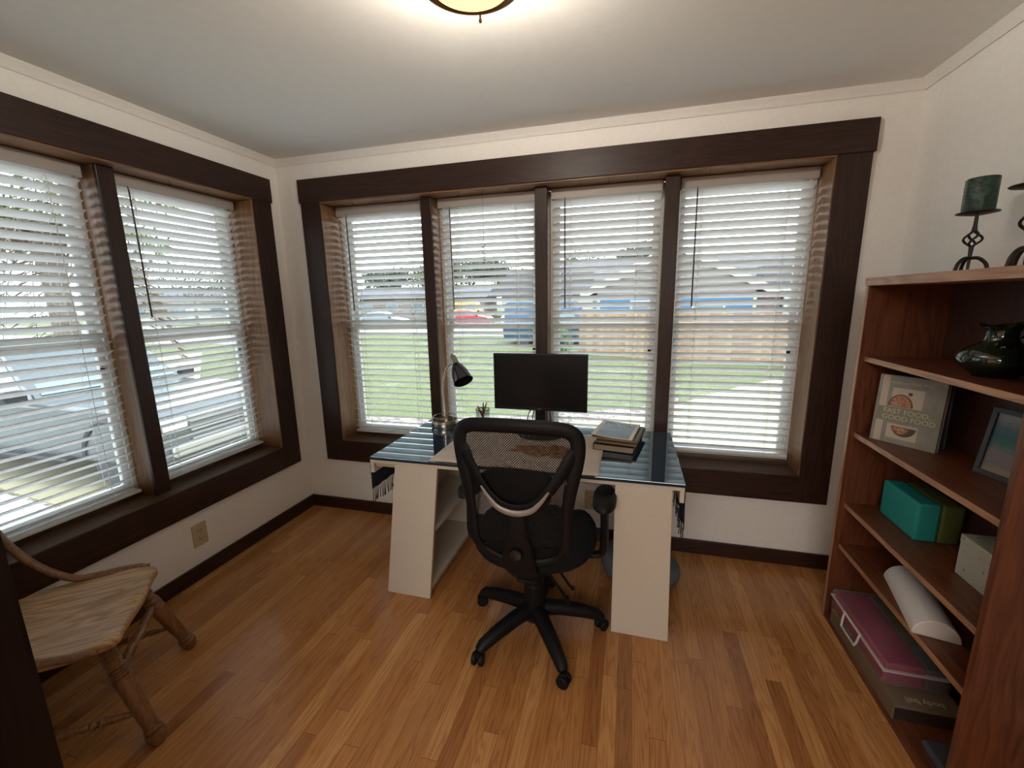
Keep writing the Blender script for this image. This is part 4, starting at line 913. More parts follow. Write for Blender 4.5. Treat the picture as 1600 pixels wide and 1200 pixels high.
# low cardboard box with the pink case on it
def clear_pink():
    mt = bpy.data.materials.new('clear_plastic'); mt.use_nodes = True; b_ = mt.node_tree.nodes['Principled BSDF']
    b_.inputs['Base Color'].default_value = (0.8, 0.75, 0.72, 1); b_.inputs['Roughness'].default_value = 0.25; b_.inputs['Alpha'].default_value = 0.10; return mt
M['clear'] = clear_pink(); M['rimplastic'] = clear_pink(); M['rimplastic'].name = 'frosted_rim'; M['rimplastic'].node_tree.nodes['Principled BSDF'].inputs['Alpha'].default_value = 0.5; M['pink'] = noisy('magenta_contents', (0.17, 0.003, 0.035), (0.25, 0.008, 0.06), 8, 0.4); M['boxbrown'] = mat_base('brown_box', (0.16, 0.115, 0.075), 0.6); M['boxdark'] = mat_base('dark_box_side', (0.03, 0.017, 0.011), 0.6); M['olivebag'] = noisy('olive_contents', (0.05, 0.05, 0.02), (0.09, 0.08, 0.035), 20, 0.7)
t = thing('cardboard_box', 'flat brown box with lettering beneath the magenta plastic case', 'box', (0.948, 1.572, SH[4]))
obj('box_body', Bx(0, 0.215, 0, 0.50, 0, 0.060), 'boxbrown', t, 0.002); obj('dark_end_face', Bx(0.004, 0.211, -0.0012, 0, 0.003, 0.052), 'boxdark', t)  # near end covered by a darker brown sheet
text('lettering', 'body ball', 'letter', t, frame_mtx((0.11, 0.036, 0.0605), (-1, 0, 0), (0, -1, 0)), 0.032, 0.0002)
t = thing('plastic_case', 'clear plastic case with magenta contents and a white handle', 'case', (0.950, 1.656, SH[4] + 0.0605))
def rbox(x0, x1, y0, y1, z0, z1): return Bx(x0, x1, y0, y1, z0, z1)
obj('case_body', rbox(0, 0.21, 0, 0.43, 0, 0.062), 'clear', t, 0.010, seg=3); obj('lid', rbox(-0.002, 0.212, -0.002, 0.432, 0.064, 0.096), 'clear', t, 0.010, seg=3)
obj('rim', rbox(-0.005, 0.215, -0.005, 0.435, 0.0605, 0.0655), M['rimplastic'], t, 0.002)
obj('contents', rbox(0.006, 0.135, 0.007, 0.42, 0.004, 0.090), 'pink', t, 0.008, label='magenta contents'); obj('contents', rbox(0.138, 0.205, 0.01, 0.12, 0.004, 0.086), 'slate', t, 0.006, label='dark contents'); obj('contents', rbox(0.138, 0.205, 0.125, 0.42, 0.004, 0.088), 'olivebag', t, 0.006, label='olive contents')
bm = BM(); tube(bm, [(-0.006, 0.165, 0.074), (-0.012, 0.168, 0.03), (-0.016, 0.175, 0.012), (-0.016, 0.285, 0.012), (-0.012, 0.292, 0.03), (-0.006, 0.295, 0.074)], 0.0042, 8); tube(bm, [(-0.006, 0.16, 0.074), (-0.006, 0.30, 0.074)], 0.004, 8); obj('handle', bm, 'white', t, smooth=True, label='white plastic handle')
o = obj('small_bag', Bx(0, 0.15, 0, 0.14, 0, 0.03), 'slate', None, 0.012, seg=3); o.location = (0.985, 1.35, SH[4] + 0.0005); tag(o, 'small dark grey flat bag on the lowest shelf by the near side', 'bag')

# ------------------------------------------------------------------ wooden chair
O = Vector((-1.93, 0.86, 0)); fwd = Vector((0.76, 0.65, 0)).normalized(); rz = math.atan2(-fwd.x, fwd.y)   # local +y = forward, +x = its right
t = thing('wooden_chair', 'golden oak bow back chair with turned legs below the side window', 'chair', O, rz)
pts = [(0.0, 0.238), (0.09, 0.233), (0.155, 0.230), (0.195, 0.232), (0.222, 0.222), (0.238, 0.190), (0.250, 0.13), (0.252, 0.05), (0.235, -0.08), (0.205, -0.17), (0.16, -0.21), (0.08, -0.225), (0.0, -0.23)]
full = [Vector((x, y, 0)) for x, y in pts] + [Vector((-x, y, 0)) for x, y in pts[-2:0:-1]]
op = spline(full, 3, True); n = len(op); bm = BM(); rings = []
for sc, z in ((1.0, 0.425), (0.985, 0.434), (0.95, 0.4355), (0.80, 0.430), (0.60, 0.423), (0.35, 0.419), (0.0, 0.418)):
    if sc == 0: rings.append([bm.verts.new((0, -0.02, z + 0.003))]); continue
    rr = []
    for p in op:
        x, y = p.x * sc, -0.01 + (p.y + 0.01) * sc; zz = z
        if sc < 0.96: zz += 0.010 * math.exp(-(x / 0.05) ** 2) * (1 if y > 0 else 0.2) - 0.006 * math.exp(-((abs(x) - 0.11) / 0.06) ** 2) * (1 - sc * 0.4)
        rr.append(bm.verts.new((x, y, zz)))
    rings.append(rr)
low = [[bm.verts.new((p.x * 1.0, p.y, 0.408)) for p in op], [bm.verts.new((p.x * 0.95, p.y * 0.95, 0.398)) for p in op]]
for A, B in zip([low[1], low[0]] + rings, [low[0]] + rings):
    for j in range(n):
        if len(B) == 1: bm.faces.new((A[j], A[(j + 1) % n], B[0]))
        else: bm.faces.new((A[j], A[(j + 1) % n], B[(j + 1) % n], B[j]))
bm.faces.new(low[1][::-1]); obj('seat', bm, 'oak_y', t, smooth=True, angle=60)
LP = [(0, 0.016), (0.015, 0.021), (0.05, 0.028), (0.09, 0.031), (0.11, 0.031), (0.122, 0.0215), (0.135, 0.027), (0.148, 0.0275), (0.16, 0.0215), (0.30, 0.0245), (0.45, 0.0265), (0.60, 0.028), (0.655, 0.0295), (0.665, 0.0235), (0.68, 0.0295), (0.69, 0.0235), (0.705, 0.0295), (0.715, 0.0235), (0.73, 0.0295), (0.74, 0.0235), (0.755, 0.029), (0.77, 0.0225), (0.81, 0.026), (0.825, 0.0205), (0.84, 0.027), (0.855, 0.0205), (0.87, 0.0265), (0.885, 0.0205), (0.90, 0.026), (0.915, 0.020), (1.0, 0.020)]
feet = {}
for sx, fy, bx_, by_ in ((1, 0.292, 0.243, 0), (-1, 0.288, 0.240, 0), (1, -0.27, 0.215, 0), (-1, -0.27, 0.215, 0)):
    foot = Vector((sx * bx_, fy, 0)); top = Vector((sx * 0.165, 0.165 if fy > 0 else -0.14, 0.402)); feet[(sx, fy > 0)] = (foot, top)
    bm = BM(); turned(bm, foot, top, LP, 16); obj('leg', bm, 'oak_z', t, smooth=True, angle=50)
SPF = [(0, 0.008), (0.10, 0.010), (0.17, 0.014), (0.20, 0.010), (0.225, 0.017), (0.25, 0.0105), (0.275, 0.017), (0.30, 0.0105), (0.325, 0.0165), (0.35, 0.011), (0.42, 0.0165), (0.5, 0.0175), (0.58, 0.0165), (0.65, 0.011), (0.675, 0.0165), (0.70, 0.0105), (0.725, 0.017), (0.75, 0.0105), (0.775, 0.017), (0.80, 0.010), (0.83, 0.014), (0.90, 0.010), (1, 0.008)]
def at_leg(k, u): f_, t_ = feet[k]; return f_ + (t_ - f_) * u
for k0, k1, u in (((1, True), (1, False), 0.32), ((-1, True), (-1, False), 0.34)):
    bm = BM(); turned(bm, at_leg(k0, u), at_leg(k1, u), SPF, 12); obj('stretcher', bm, 'oak_z', t, smooth=True, angle=50)
a_ = (at_leg((1, True), 0.40) + at_leg((1, False), 0.40)) / 2; b_ = (at_leg((-1, True), 0.40) + at_leg((-1, False), 0.40)) / 2
bm = BM(); turned(bm, at_leg((1, True), 0.70), at_leg((-1, True), 0.70), SPF, 12); obj('stretcher', bm, 'oak_z', t, smooth=True, angle=50)
bm = BM(); turned(bm, at_leg((1, False), 0.45), at_leg((-1, False), 0.45), SPF, 12); obj('stretcher', bm, 'oak_z', t, smooth=True, angle=50)
bow = [(0.258, 0.190, 0.425), (0.258, 0.11, 0.432), (0.245, 0.03, 0.438), (0.238, -0.045, 0.452), (0.250, -0.14, 0.525), (0.268, -0.215, 0.63), (0.255, -0.265, 0.78), (0.17, -0.31, 0.92), (0.06, -0.325, 0.965)]
full = [Vector(p) for p in bow] + [Vector((-x, y, z)) for x, y, z in bow[::-1]]
bm = BM(); sp_ = spline(full, 6); k = len(sp_); tube(bm, sp_, [0.010 if (i < 2 or i > k - 3) else 0.016 for i in range(k)], 12, flat=0.8); obj('bow', bm, 'oak_z', t, smooth=True)
for i in range(7):
    u = (i - 3) / 3; bm = BM(); turned(bm, (u * 0.14, -0.19, 0.42), (u * 0.17, -0.285 - 0.03 * (1 - u * u), 0.90 + 0.05 * (1 - u * u)), [(0, 0.006), (0.3, 0.010), (0.35, 0.008), (0.4, 0.010), (1, 0.005)], 10); obj('spindle', bm, 'oak_z', t, smooth=True)

# ------------------------------------------------------------------ outdoors
G = -0.75
def ground_mat(name, stops, s1, s2, mixf=0.5, rough=0.95, bmp=0.0):
    mt = mat_base(name, stops[0][1], rough, spec=0.1); nt = mt.node_tree; b_ = nt.nodes['Principled BSDF']; tc = N(nt, 'ShaderNodeTexCoord')
    f = mth(nt, 'ADD', mth(nt, 'MULTIPLY', noise(nt, tc.outputs['Object'], s1, 4, 0.6), 1 - mixf), mth(nt, 'MULTIPLY', noise(nt, tc.outputs['Object'], s2, 4, 0.7), mixf))
    nt.links.new(ramp(nt, f, stops), b_.inputs['Base Color'])
    if bmp: bump(nt, b_, f, bmp, 0.02)
    return mt
M['grass'] = ground_mat('lawn_grass', [(0.40, (0.12, 0.105, 0.065)), (0.46, (0.070, 0.082, 0.030)), (0.54, (0.088, 0.100, 0.040)), (0.60, (0.16, 0.145, 0.10))], 0.5, 14, 0.6, bmp=0.4)
M['concrete'] = ground_mat('pale_concrete', [(0.35, (0.215, 0.19, 0.118)), (0.65, (0.245, 0.215, 0.138))], 0.6, 20, 0.3)
M['asphalt'] = ground_mat('pale_road', [(0.35, (0.17, 0.16, 0.155)), (0.65, (0.21, 0.20, 0.19))], 0.4, 30, 0.3)
M['mulch'] = ground_mat('leaf_mulch', [(0.40, (0.04, 0.032, 0.024)), (0.47, (0.11, 0.08, 0.065)), (0.53, (0.22, 0.175, 0.155)), (0.60, (0.36, 0.31, 0.28))], 9, 30, 0.6, bmp=0.6)
M['gravel'] = ground_mat('white_gravel', [(0.38, (0.06, 0.055, 0.05)), (0.44, (0.36, 0.345, 0.32)), (0.62, (0.44, 0.425, 0.40))], 22, 60, 0.5, bmp=0.6)
def flat(name, pts, z, mt, h=0.05):
    bm = BM(); prism(bm, pts, lambda a, b_, d: Vector((a, b_, d)), z - h, z); return struct(name, bm, mt)
def flatthing(name, pts, z, mt, label, cat, kind=None, h=0.04):
    bm = BM(); prism(bm, pts, lambda a, b_, d: Vector((a, b_, d)), z - h, z); return tag(obj(name, bm, mt), label, cat, kind=kind)
flat('lawn', [(-150, -60), (90, -60), (90, 150), (-150, 150)], G, 'grass', 0.2)
flat('street', [(-150, 27.5), (90, 25.5), (90, 31), (-150, 41)], G + 0.02, 'asphalt')
flat('path', [(-2.9, 2.85), (-2.5, 6.4), (-0.22, 8.1), (0.47, 8.57), (1.06, 9.48), (2.6, 11.5), (4.56, 13.7), (7, 14.6), (14, 12.5), (14, 2.85)], G + 0.03, 'concrete')
flat('flower_bed', [(-7.2, 2.85), (-7.2, 6.9), (-5.2, 7.2), (-3.74, 7.37), (-0.93, 8.4), (0.53, 9.26), (1.14, 10.3), (1.06, 9.48), (0.47, 8.57), (-0.22, 8.1), (-2.5, 6.4), (-2.9, 2.85)], G + 0.02, 'mulch')
flat('driveway', [(-2.65, 3.0), (-5.6, 2.95), (-7.4, 3.15), (-13, 4.1), (-22, 6.5), (-20, 16), (-13, 10.2), (-8.6, 7.6), (-2.65, 6.0)], G + 0.035, 'concrete')
flat('gravel_bed', [(-2.65, -6), (-14, -6), (-13, 4.05), (-7.4, 3.1), (-5.6, 2.9), (-2.65, 2.95)], G + 0.03, 'gravel')
flat('side_road', [(-60, 18), (-60, 24), (-19, 26), (-19, 20)], G + 0.02, 'asphalt')
# outside face and foundation of this house
struct('wall_foundation', Bx(-2.55, 1.4, -4, 2.78, G, -0.1), 'asphalt')
struct('roof', Bx(-3.1, 2.6, -4, 3.25, H + 0.1, H + 0.2), 'white')

# fence
M['fencewood'] = None
def fence_mat():
    mt = mat_base('fence_pine', (0.5, 0.3, 0.15), 0.8); nt = mt.node_tree; b_ = nt.nodes['Principled BSDF']; tc = N(nt, 'ShaderNodeTexCoord'); sp = N(nt, 'ShaderNodeSeparateXYZ'); nt.links.new(tc.outputs['Object'], sp.inputs[0])
    idx = mth(nt, 'FLOOR', mth(nt, 'DIVIDE', sp.outputs['X'], 0.146)); wn = N(nt, 'ShaderNodeTexWhiteNoise', noise_dimensions='1D'); nt.links.new(idx, wn.inputs['W'])
    f = mth(nt, 'ADD', mth(nt, 'MULTIPLY', wn.outputs['Value'], 0.5), mth(nt, 'MULTIPLY', noise(nt, mapping(nt, tc.outputs['Object'], (30, 30, 3)), 1, 4), 0.5))
    nt.links.new(ramp(nt, f, [(0.2, (0.17, 0.095, 0.048)), (0.55, (0.24, 0.148, 0.08)), (0.8, (0.29, 0.20, 0.12))]), b_.inputs['Base Color']); return mt
M['fencewood'] = fence_mat()
p0 = Vector((-1.95, 17.5, G)); p1 = Vector((11.5, 13.1, G)); d = (p1 - p0); L = d.length
t = thing('wooden_fence', 'pale pine board fence across the lawn in front of the blue house', 'fence', p0, math.atan2(d.y, d.x))
bm = BM(); n = int(L / 0.146)
for i in range(n): box(bm, i * 0.146 + 0.003, i * 0.146 + 0.143, -0.01, 0.01, 0.03, 1.70 + random.uniform(-0.006, 0.006))
obj('boards', bm, 'fencewood', t)
for z in (0.35, 1.45): obj('rail', Bx(0, L, 0.01, 0.05, z, z + 0.09), 'fencewood', t)
for i in range(7): obj('post', Bx(i * L / 6 - 0.05, i * L / 6 + 0.05, 0.05, 0.15, 0, 1.75), 'fencewood', t)

M['bluewall'] = noisy('blue_siding', (0.022, 0.085, 0.17), (0.028, 0.105, 0.20), 3, 0.7, stretch=(0.3, 0.3, 12)); M['roofgrey'] = noisy('grey_shingle', (0.060, 0.056, 0.066), (0.088, 0.083, 0.092), 6, 0.9, stretch=(1, 1, 4)); M['creamwall'] = noisy('cream_siding', (0.135, 0.115, 0.10), (0.165, 0.14, 0.125), 2, 0.8, stretch=(0.3, 0.3, 20))
M['winglass'] = mat_base('far_window_glass', (0.10, 0.14, 0.15), 0.1); M['trimwhite'] = mat_base('white_trim', (0.30, 0.29, 0.25), 0.6); M['darkblue'] = mat_base('dark_blue_paint', (0.02, 0.045, 0.08), 0.5); M['brick'] = noisy('pinkish_brick', (0.17, 0.10, 0.08), (0.26, 0.17, 0.145), 12, 0.9)
# blue house: gable facing us, with side wings
HY = 24.0; zE = 1.95; zP = 3.95
t = thing('blue_house', 'blue house with grey roof and cream gable beyond the fence', 'house', (1.8, HY + 3, G))
def WH(bm, name, mt, parent=None, **k): return obj(name, bm, mt, parent or t, world=True, **k)
WH(Bx(-1.75, 5.95, HY, HY + 8, G, 1.55), 'wall', 'bluewall'); WH(Bx(5.95, 7.3, HY + 1.2, HY + 8, G, 1.9), 'wall', 'brick')
WH(prism(BM(), [(-1.75, 1.55), (5.95, 1.55), (5.95, 2.02), (2.1, zP + 0.03), (-1.75, 1.98)], lambda a, z, dd_: Vector((a, dd_, z)), HY - 0.02, HY + 0.2), 'gable', 'creamwall')
WH(prism(BM(), [(-2.6, 1.50), (-2.6, 1.78), (2.1, zP + 0.28), (2.1, zP)], lambda a, z, dd_: Vector((a, dd_, z)), HY - 0.08, HY + 8), 'roof', 'roofgrey'); WH(prism(BM(), [(2.1, zP), (2.1, zP + 0.28), (6.9, 1.78), (6.9, 1.50)], lambda a, z, dd_: Vector((a, dd_, z)), HY - 0.08, HY + 8), 'roof', 'roofgrey')
WH(prism(BM(), [(-2.65, 1.42), (-2.65, 1.82), (2.1, zP + 0.32), (2.1, zP - 0.08)], lambda a, z, dd_: Vector((a, dd_, z)), HY - 0.20, HY - 0.09), 'rake_board', 'trimwhite'); WH(prism(BM(), [(2.1, zP - 0.08), (2.1, zP + 0.32), (6.95, 1.82), (6.95, 1.42)], lambda a, z, dd_: Vector((a, dd_, z)), HY - 0.20, HY - 0.09), 'rake_board', 'trimwhite')
WH(prism(BM(), [(HY + 2.2, 1.75), (HY + 9.0, 1.75), (HY + 5.6, 3.75)], lambda a, z, dd_: Vector((dd_, a, z)), -4.8, 12.5), 'main_roof', 'roofgrey')
for x0, x1, z0, z1 in ((0.1, 1.6, 0.55, 1.25), (3.15, 4.5, 0.2, 1.2)):
    f = WH(Bx(x0 - 0.12, x1 + 0.12, HY - 0.06, HY, z0 - 0.12, z1 + 0.12), 'window', 'trimwhite'); WH(Bx(x0, x1, HY - 0.08, HY - 0.05, z0, z1), 'pane', 'winglass', f)
for x in (-1.75, 5.85): WH(Bx(x, x + 0.16, HY - 0.05, HY + 0.05, G, 1.55), 'corner_board', 'trimwhite')
WH(prism(BM(), [(-9, 1.75), (-2.2, 1.75), (-2.2, 3.2), (-7.5, 3.2)], lambda a, z, dd_: Vector((a, dd_, z)), HY + 3, HY + 3.3), 'roof', 'roofgrey')
WH(Bx(6.9, 13.5, HY + 2.5, HY + 8, G, 1.7), 'porch_wall', 'darkblue'); WH(prism(BM(), [(6.5, 1.75), (14, 1.75), (13, 3.3), (6.5, 3.0)], lambda a, z, dd_: Vector((a, dd_, z)), HY + 1, HY + 2.4), 'roof', 'roofgrey')
for x in (7.4, 9.8, 12.4): WH(Bx(x, x + 0.2, HY + 0.6, HY + 0.8, G, 1.75), 'porch_post', 'trimwhite')
WH(Bx(6.6, 14, HY + 0.5, HY + 0.9, 1.72, 1.95), 'porch_beam', 'trimwhite')

# houses across the road
def simple_house(label, x, y, w, dpt, h, rh, wallm, roofm, rz=0, wins=3):
    t = thing('distant_house', label, 'house', (x, y, G), rz)
    obj('wall', Bx(-w / 2, w / 2, 0, dpt, 0, h), wallm, t)
    obj('roof', prism(BM(), [(-0.6, h), (dpt + 0.6, h), (dpt / 2, h + rh)], lambda a, z, dd_: Vector((dd_, a, z)), -w / 2 - 0.5, w / 2 + 0.5), roofm, t)
    for k in range(wins):
        xx = -w / 2 + (k + 0.5) * w / wins; f = obj('window', Bx(xx - 0.8, xx + 0.8, -0.05, 0, 0.9, 2.1), 'trimwhite', t); obj('pane', Bx(xx - 0.7, xx + 0.7, -0.08, -0.04, 1.0, 2.0), 'winglass', f)
simple_house('low pale house across the road seen through the blind near the corner', -27, 52, 18, 8, 2.7, 1.6, 'creamwall', 'roofgrey', 0.1, 5)
simple_house('long grey roofed house across the road behind the parked trucks', -9, 54, 14, 8, 2.7, 1.6, 'trimwhite', 'roofgrey', 0.05, 4)
simple_house('pinkish brick house beyond the palm tree', -32, 9.5, 9, 8, 2.8, 1.8, 'brick', 'roofgrey', radians(100), 3)
simple_house('white house behind the road seen through the side window', -52, 42, 16, 8, 3.0, 1.6, 'trimwhite', 'roofgrey', radians(50), 4)

# vehicles
M['tire'] = mat_base('tire_rubber', (0.02, 0.02, 0.021), 0.75); M['chrome'] = mat_base('wheel_alloy', (0.45, 0.45, 0.46), 0.3, 0.9); M['lens'] = mat_base('lamp_lens', (0.6, 0.6, 0.58), 0.15); M['redlens'] = mat_base('red_lens', (0.4, 0.02, 0.02), 0.2)
def paint(name, c): M[name] = mat_base(name, c, 0.25, 0.3); return name
def vehicle(name, label, cat, loc, rz, L, Wd, body, cabin, glass, paintm, wheel_r, axles, tiretext=None, z_clear=0.3):
    """body / cabin / glass: side outlines [(x, z)], +x is the front"""
    t = thing(name, label, cat, loc, rz)
    pr = lambda s=1.0: (lambda a, z, dd_: Vector((a, dd_ * s, z)))
    obj('body', prism(BM(), body, pr(), -Wd / 2, Wd / 2), paintm, t, 0.05, seg=3)
    bm = BM(); A = [bm.verts.new((a, -Wd / 2 * (0.96 if z < cabin[0][1] + 0.05 else 0.80), z)) for a, z in cabin]; B = [bm.verts.new((a, Wd / 2 * (0.96 if z < cabin[0][1] + 0.05 else 0.80), z)) for a, z in cabin]; n = len(cabin)
    bm.faces.new(A); bm.faces.new(B[::-1])
    for i in range(n): bm.faces.new((A[(i + 1) % n], A[i], B[i], B[(i + 1) % n]))
    obj('cabin', bm, paintm, t, 0.03)
    z0 = cabin[0][1]; zt = max(z for a, z in cabin)
    def ysurf(z): return Wd / 2 * (0.96 - 0.16 * (z - z0) / (zt - z0))
    for s in (-1, 1):
        for gl in glass:
            bm = BM(); A = [bm.verts.new((a, s * (ysurf(z) + 0.006), z)) for a, z in gl]; B = [bm.verts.new((a, s * (ysurf(z) - 0.02), z)) for a, z in gl]; m_ = len(gl)
            bm.faces.new(A); bm.faces.new(B[::-1])
            for i in range(m_): bm.faces.new((A[(i + 1) % m_], A[i], B[i], B[(i + 1) % m_]))
            obj('side_window', bm, 'winglass', t)
    # windscreen on the front slope of the cabin
    fr = sorted(cabin, key=lambda p: -p[0])[0]; tp = max((p for p in cabin if p[1] > zt - 0.03), key=lambda p: p[0])
    bm = BM(); u = Vector((tp[0] - fr[0], 0, tp[1] - fr[1])); nn = Vector((u.z, 0, -u.x)).normalized() * 0.012
    q = [Vector((fr[0], 0, fr[1])) + u * k for k in (0.12, 0.92)]
    vs = [bm.verts.new(q[0] + nn + Vector((0, -Wd * 0.43, 0))), bm.verts.new(q[0] + nn + Vector((0, Wd * 0.43, 0))), bm.verts.new(q[1] + nn + Vector((0, Wd * 0.36, 0))), bm.verts.new(q[1] + nn + Vector((0, -Wd * 0.36, 0)))]
    bm.faces.new(vs); obj('windscreen', bm, 'winglass', t, solid=0.02)
    xf = max(a for a, z in body); xr = min(a for a, z in body); zh = max(z for a, z in body if a > xf - 0.3) - 0.25
    for s in (-1, 1):
        obj('headlight', Bx(xf - 0.05, xf + 0.01, s * Wd * 0.40 - 0.14, s * Wd * 0.40 + 0.14, zh, zh + 0.16), 'lens', t, 0.02)
        obj('tail_light', Bx(xr - 0.01, xr + 0.05, s * Wd * 0.42 - 0.1, s * Wd * 0.42 + 0.1, zh, zh + 0.2), 'redlens', t, 0.02)
        mx_ = fr[0] - 0.18; obj('mirror', Bx(mx_ - 0.06, mx_ + 0.08, s * (Wd / 2 + 0.10) - 0.11, s * (Wd / 2 + 0.10) + 0.11, z0 + 0.02, z0 + 0.22), 'black', t, 0.03)
    obj('bumper', Bx(xf - 0.02, xf + 0.06, -Wd * 0.45, Wd * 0.45, z_clear + 0.08, z_clear + 0.24), 'chrome' if wheel_r > 0.36 else paintm, t, 0.03)
    for ax_ in axles:
        for s in (-1, 1):
            q = Matrix.Rotation(radians(90 * s), 4, 'X'); c_ = Vector((ax_, s * (Wd / 2 - 0.13), wheel_r)); r_ = wheel_r
            bm = BM(); lathe(bm, [(r_ * 0.56, -0.1), (r_ * 0.9, -0.12), (r_, -0.09), (r_, 0.09), (r_ * 0.92, 0.125), (r_ * 0.60, 0.115), (r_ * 0.56, 0.10)], 36, q, c_ + Vector((0, 0, 0.0)))
            wo = obj('wheel', bm, 'tire', t, smooth=True)
            bm = BM(); lathe(bm, [(0, 0.10), (r_ * 0.16, 0.10), (r_ * 0.2, 0.07), (r_ * 0.5, 0.06), (r_ * 0.57, 0.11), (r_ * 0.57, -0.08), (0, -0.08)], 30, q, c_)
            for k in range(6): box(bm, -r_ * 0.05, r_ * 0.05, r_ * 0.1, r_ * 0.54, 0.06, 0.09, Matrix.Translation(c_) @ q @ Matrix.Rotation(k * pi / 3, 4, 'Z'))
            obj('rim', bm, 'chrome', wo, smooth=True)
            # arch
            bm = BM(); ro = r_ * 1.16
            tube(bm, [(ax_ + ro * cos(a), s * (Wd / 2 + 0.0), wheel_r + ro * sin(a)) for a in [pi * j / 14 for j in range(15)]], 0.035, 6); obj('wheel_arch', bm, 'tire' if wheel_r > 0.36 else paintm, t, smooth=True)
            if tiretext and s == tiretext[1] and ax_ == axles[0]:
                word = tiretext[0]
                for k, ch in enumerate(word):
                    a = radians(90 + (len(word) - 1) * 8 / 2 + 34 - k * 8.5); rr_ = r_ * 0.78
                    pos = c_ + Vector((rr_ * cos(a) * (1 if s < 0 else -1), s * 0.128, rr_ * sin(a)))
                    tx = Vector((sin(a), 0, -cos(a))) if s < 0 else Vector((-sin(a), 0, -cos(a)))
                    upv = Vector((cos(a) * (1 if s < 0 else -1), 0, sin(a)))
                    text('tire_letter', ch, 'trimwhite', wo, frame_mtx(pos, tx, upv), 0.075, 0.001)
    return t
paint('grey_paint', (0.065, 0.072, 0.072)); paint('white_paint', (0.40, 0.41, 0.41)); paint('red_paint', (0.30, 0.02, 0.03)); paint('yellow_paint', (0.32, 0.20, 0.05)); paint('silver_paint', (0.15, 0.155, 0.165)); paint('dark_paint', (0.02, 0.022, 0.028)); paint('blue_paint', (0.02, 0.05, 0.09))
# pickup; side towards the window; front to the right (+x world)
th = math.atan2(-0.165, 0.986)
TB = [(-3.5, 0.45), (-3.55, 1.02), (-0.75, 1.05), (0.35, 1.06), (1.6, 1.06), (2.15, 1.02), (2.33, 0.88), (2.35, 0.42), (2.2, 0.36), (-3.3, 0.38)]
TC = [(-2.1, 1.02), (-2.0, 1.70), (-1.85, 1.76), (-0.60, 1.76), (-0.45, 1.72), (0.35, 1.04)]
TG = [[(-1.9, 1.12), (-1.85, 1.64), (-1.12, 1.67), (-1.10, 1.12)], [(-1.0, 1.12), (-1.02, 1.67), (-0.55, 1.67), (0.10, 1.12)]]
c0 = Vector((-7.45, 4.40, G)); th = 0.0
pk = vehicle('pickup_truck', 'big grey pickup truck parked close outside the side window', 'truck', (c0.x, c0.y, G + 0.035), th, 5.3, 1.95, TB, TC, TG, 'grey_paint', 0.42, (1.55, -2.35), ('COOPER', -1), 0.4)
for yy in (-1.0,):
    gb = BM()
    for k in range(7): box(gb, 2.345, 2.375, -0.62, 0.62, 0.58 + k * 0.055, 0.60 + k * 0.055)
    obj('grille', gb, 'chrome', pk); obj('side_step', Bx(-1.7, 0.9, yy - 0.08, yy + 0.10, 0.36, 0.42), 'black', pk, 0.02)
    obj('door_seam', Bx(-1.065, -1.055, yy + 0.02, yy + 0.03, 0.5, 1.05), 'slot', pk); obj('door_handle', Bx(-0.95, -0.77, yy - 0.0, yy + 0.04, 0.92, 0.95), 'black', pk, 0.005)
SB = [(-2.2, 0.35), (-2.25, 0.75), (-2.1, 0.92), (-1.3, 0.98), (1.0, 0.95), (1.9, 0.80), (2.2, 0.62), (2.25, 0.35), (2.1, 0.28), (-2.1, 0.28)]
SC = [(-1.75, 0.92), (-1.0, 1.38), (-0.6, 1.44), (0.1, 1.42), (0.4, 1.36), (1.15, 0.92)]
SG = [[(-1.35, 0.98), (-0.95, 1.32), (-0.38, 1.36), (-0.36, 0.98)], [(-0.28, 0.98), (-0.28, 1.36), (0.28, 1.32), (0.85, 0.98)]]
def sedan(label, x, y, rz, p): return vehicle('sedan', label, 'car', (x, y, G + 0.035), rz, 4.4, 1.75, SB, SC, SG, p, 0.32, (1.35, -1.35))
sedan('red car parked along the road behind the desk lamp window', -13.8, 36.0, radians(4), 'red_paint')
sedan('silver car near the road in the window closest to the corner', -20.5, 33.0, radians(8), 'silver_paint')
sedan('dark car beside the silver car across the lawn', -25.5, 34.2, radians(5), 'dark_paint')
sedan('white car parked by the red car on the road', -8.2, 35.4, radians(3), 'white_paint')
VB = [(-2.6, 0.4), (-2.65, 1.0), (-2.6, 1.1), (1.0, 1.1), (2.4, 1.0), (2.5, 0.8), (2.5, 0.4), (-2.4, 0.35)]
VC = [(-2.6, 1.05), (-2.58, 2.2), (-2.4, 2.3), (0.9, 2.3), (1.1, 2.2), (1.75, 1.05)]
VG = [[(0.15, 1.2), (0.15, 1.9), (0.85, 1.9), (1.3, 1.2)]]
vehicle('van', 'yellow van across the road left of the red car', 'van', (-17.2, 44.5, G), radians(3), 5, 1.95, VB, VC, VG, 'yellow_paint', 0.36, (1.6, -1.6))
vehicle('van', 'long white van whose roof shows above the wooden fence', 'van', (0.7, 20.2, G - 0.55), radians(-4), 5, 1.95, VB, VC, VG, 'white_paint', 0.36, (1.6, -1.6))
vehicle('van', 'dark blue van standing left of the blue house', 'van', (-3.7, 22.4, G - 0.15), radians(0), 5, 1.95, VB, VC, VG, 'blue_paint', 0.36, (1.6, -1.6))

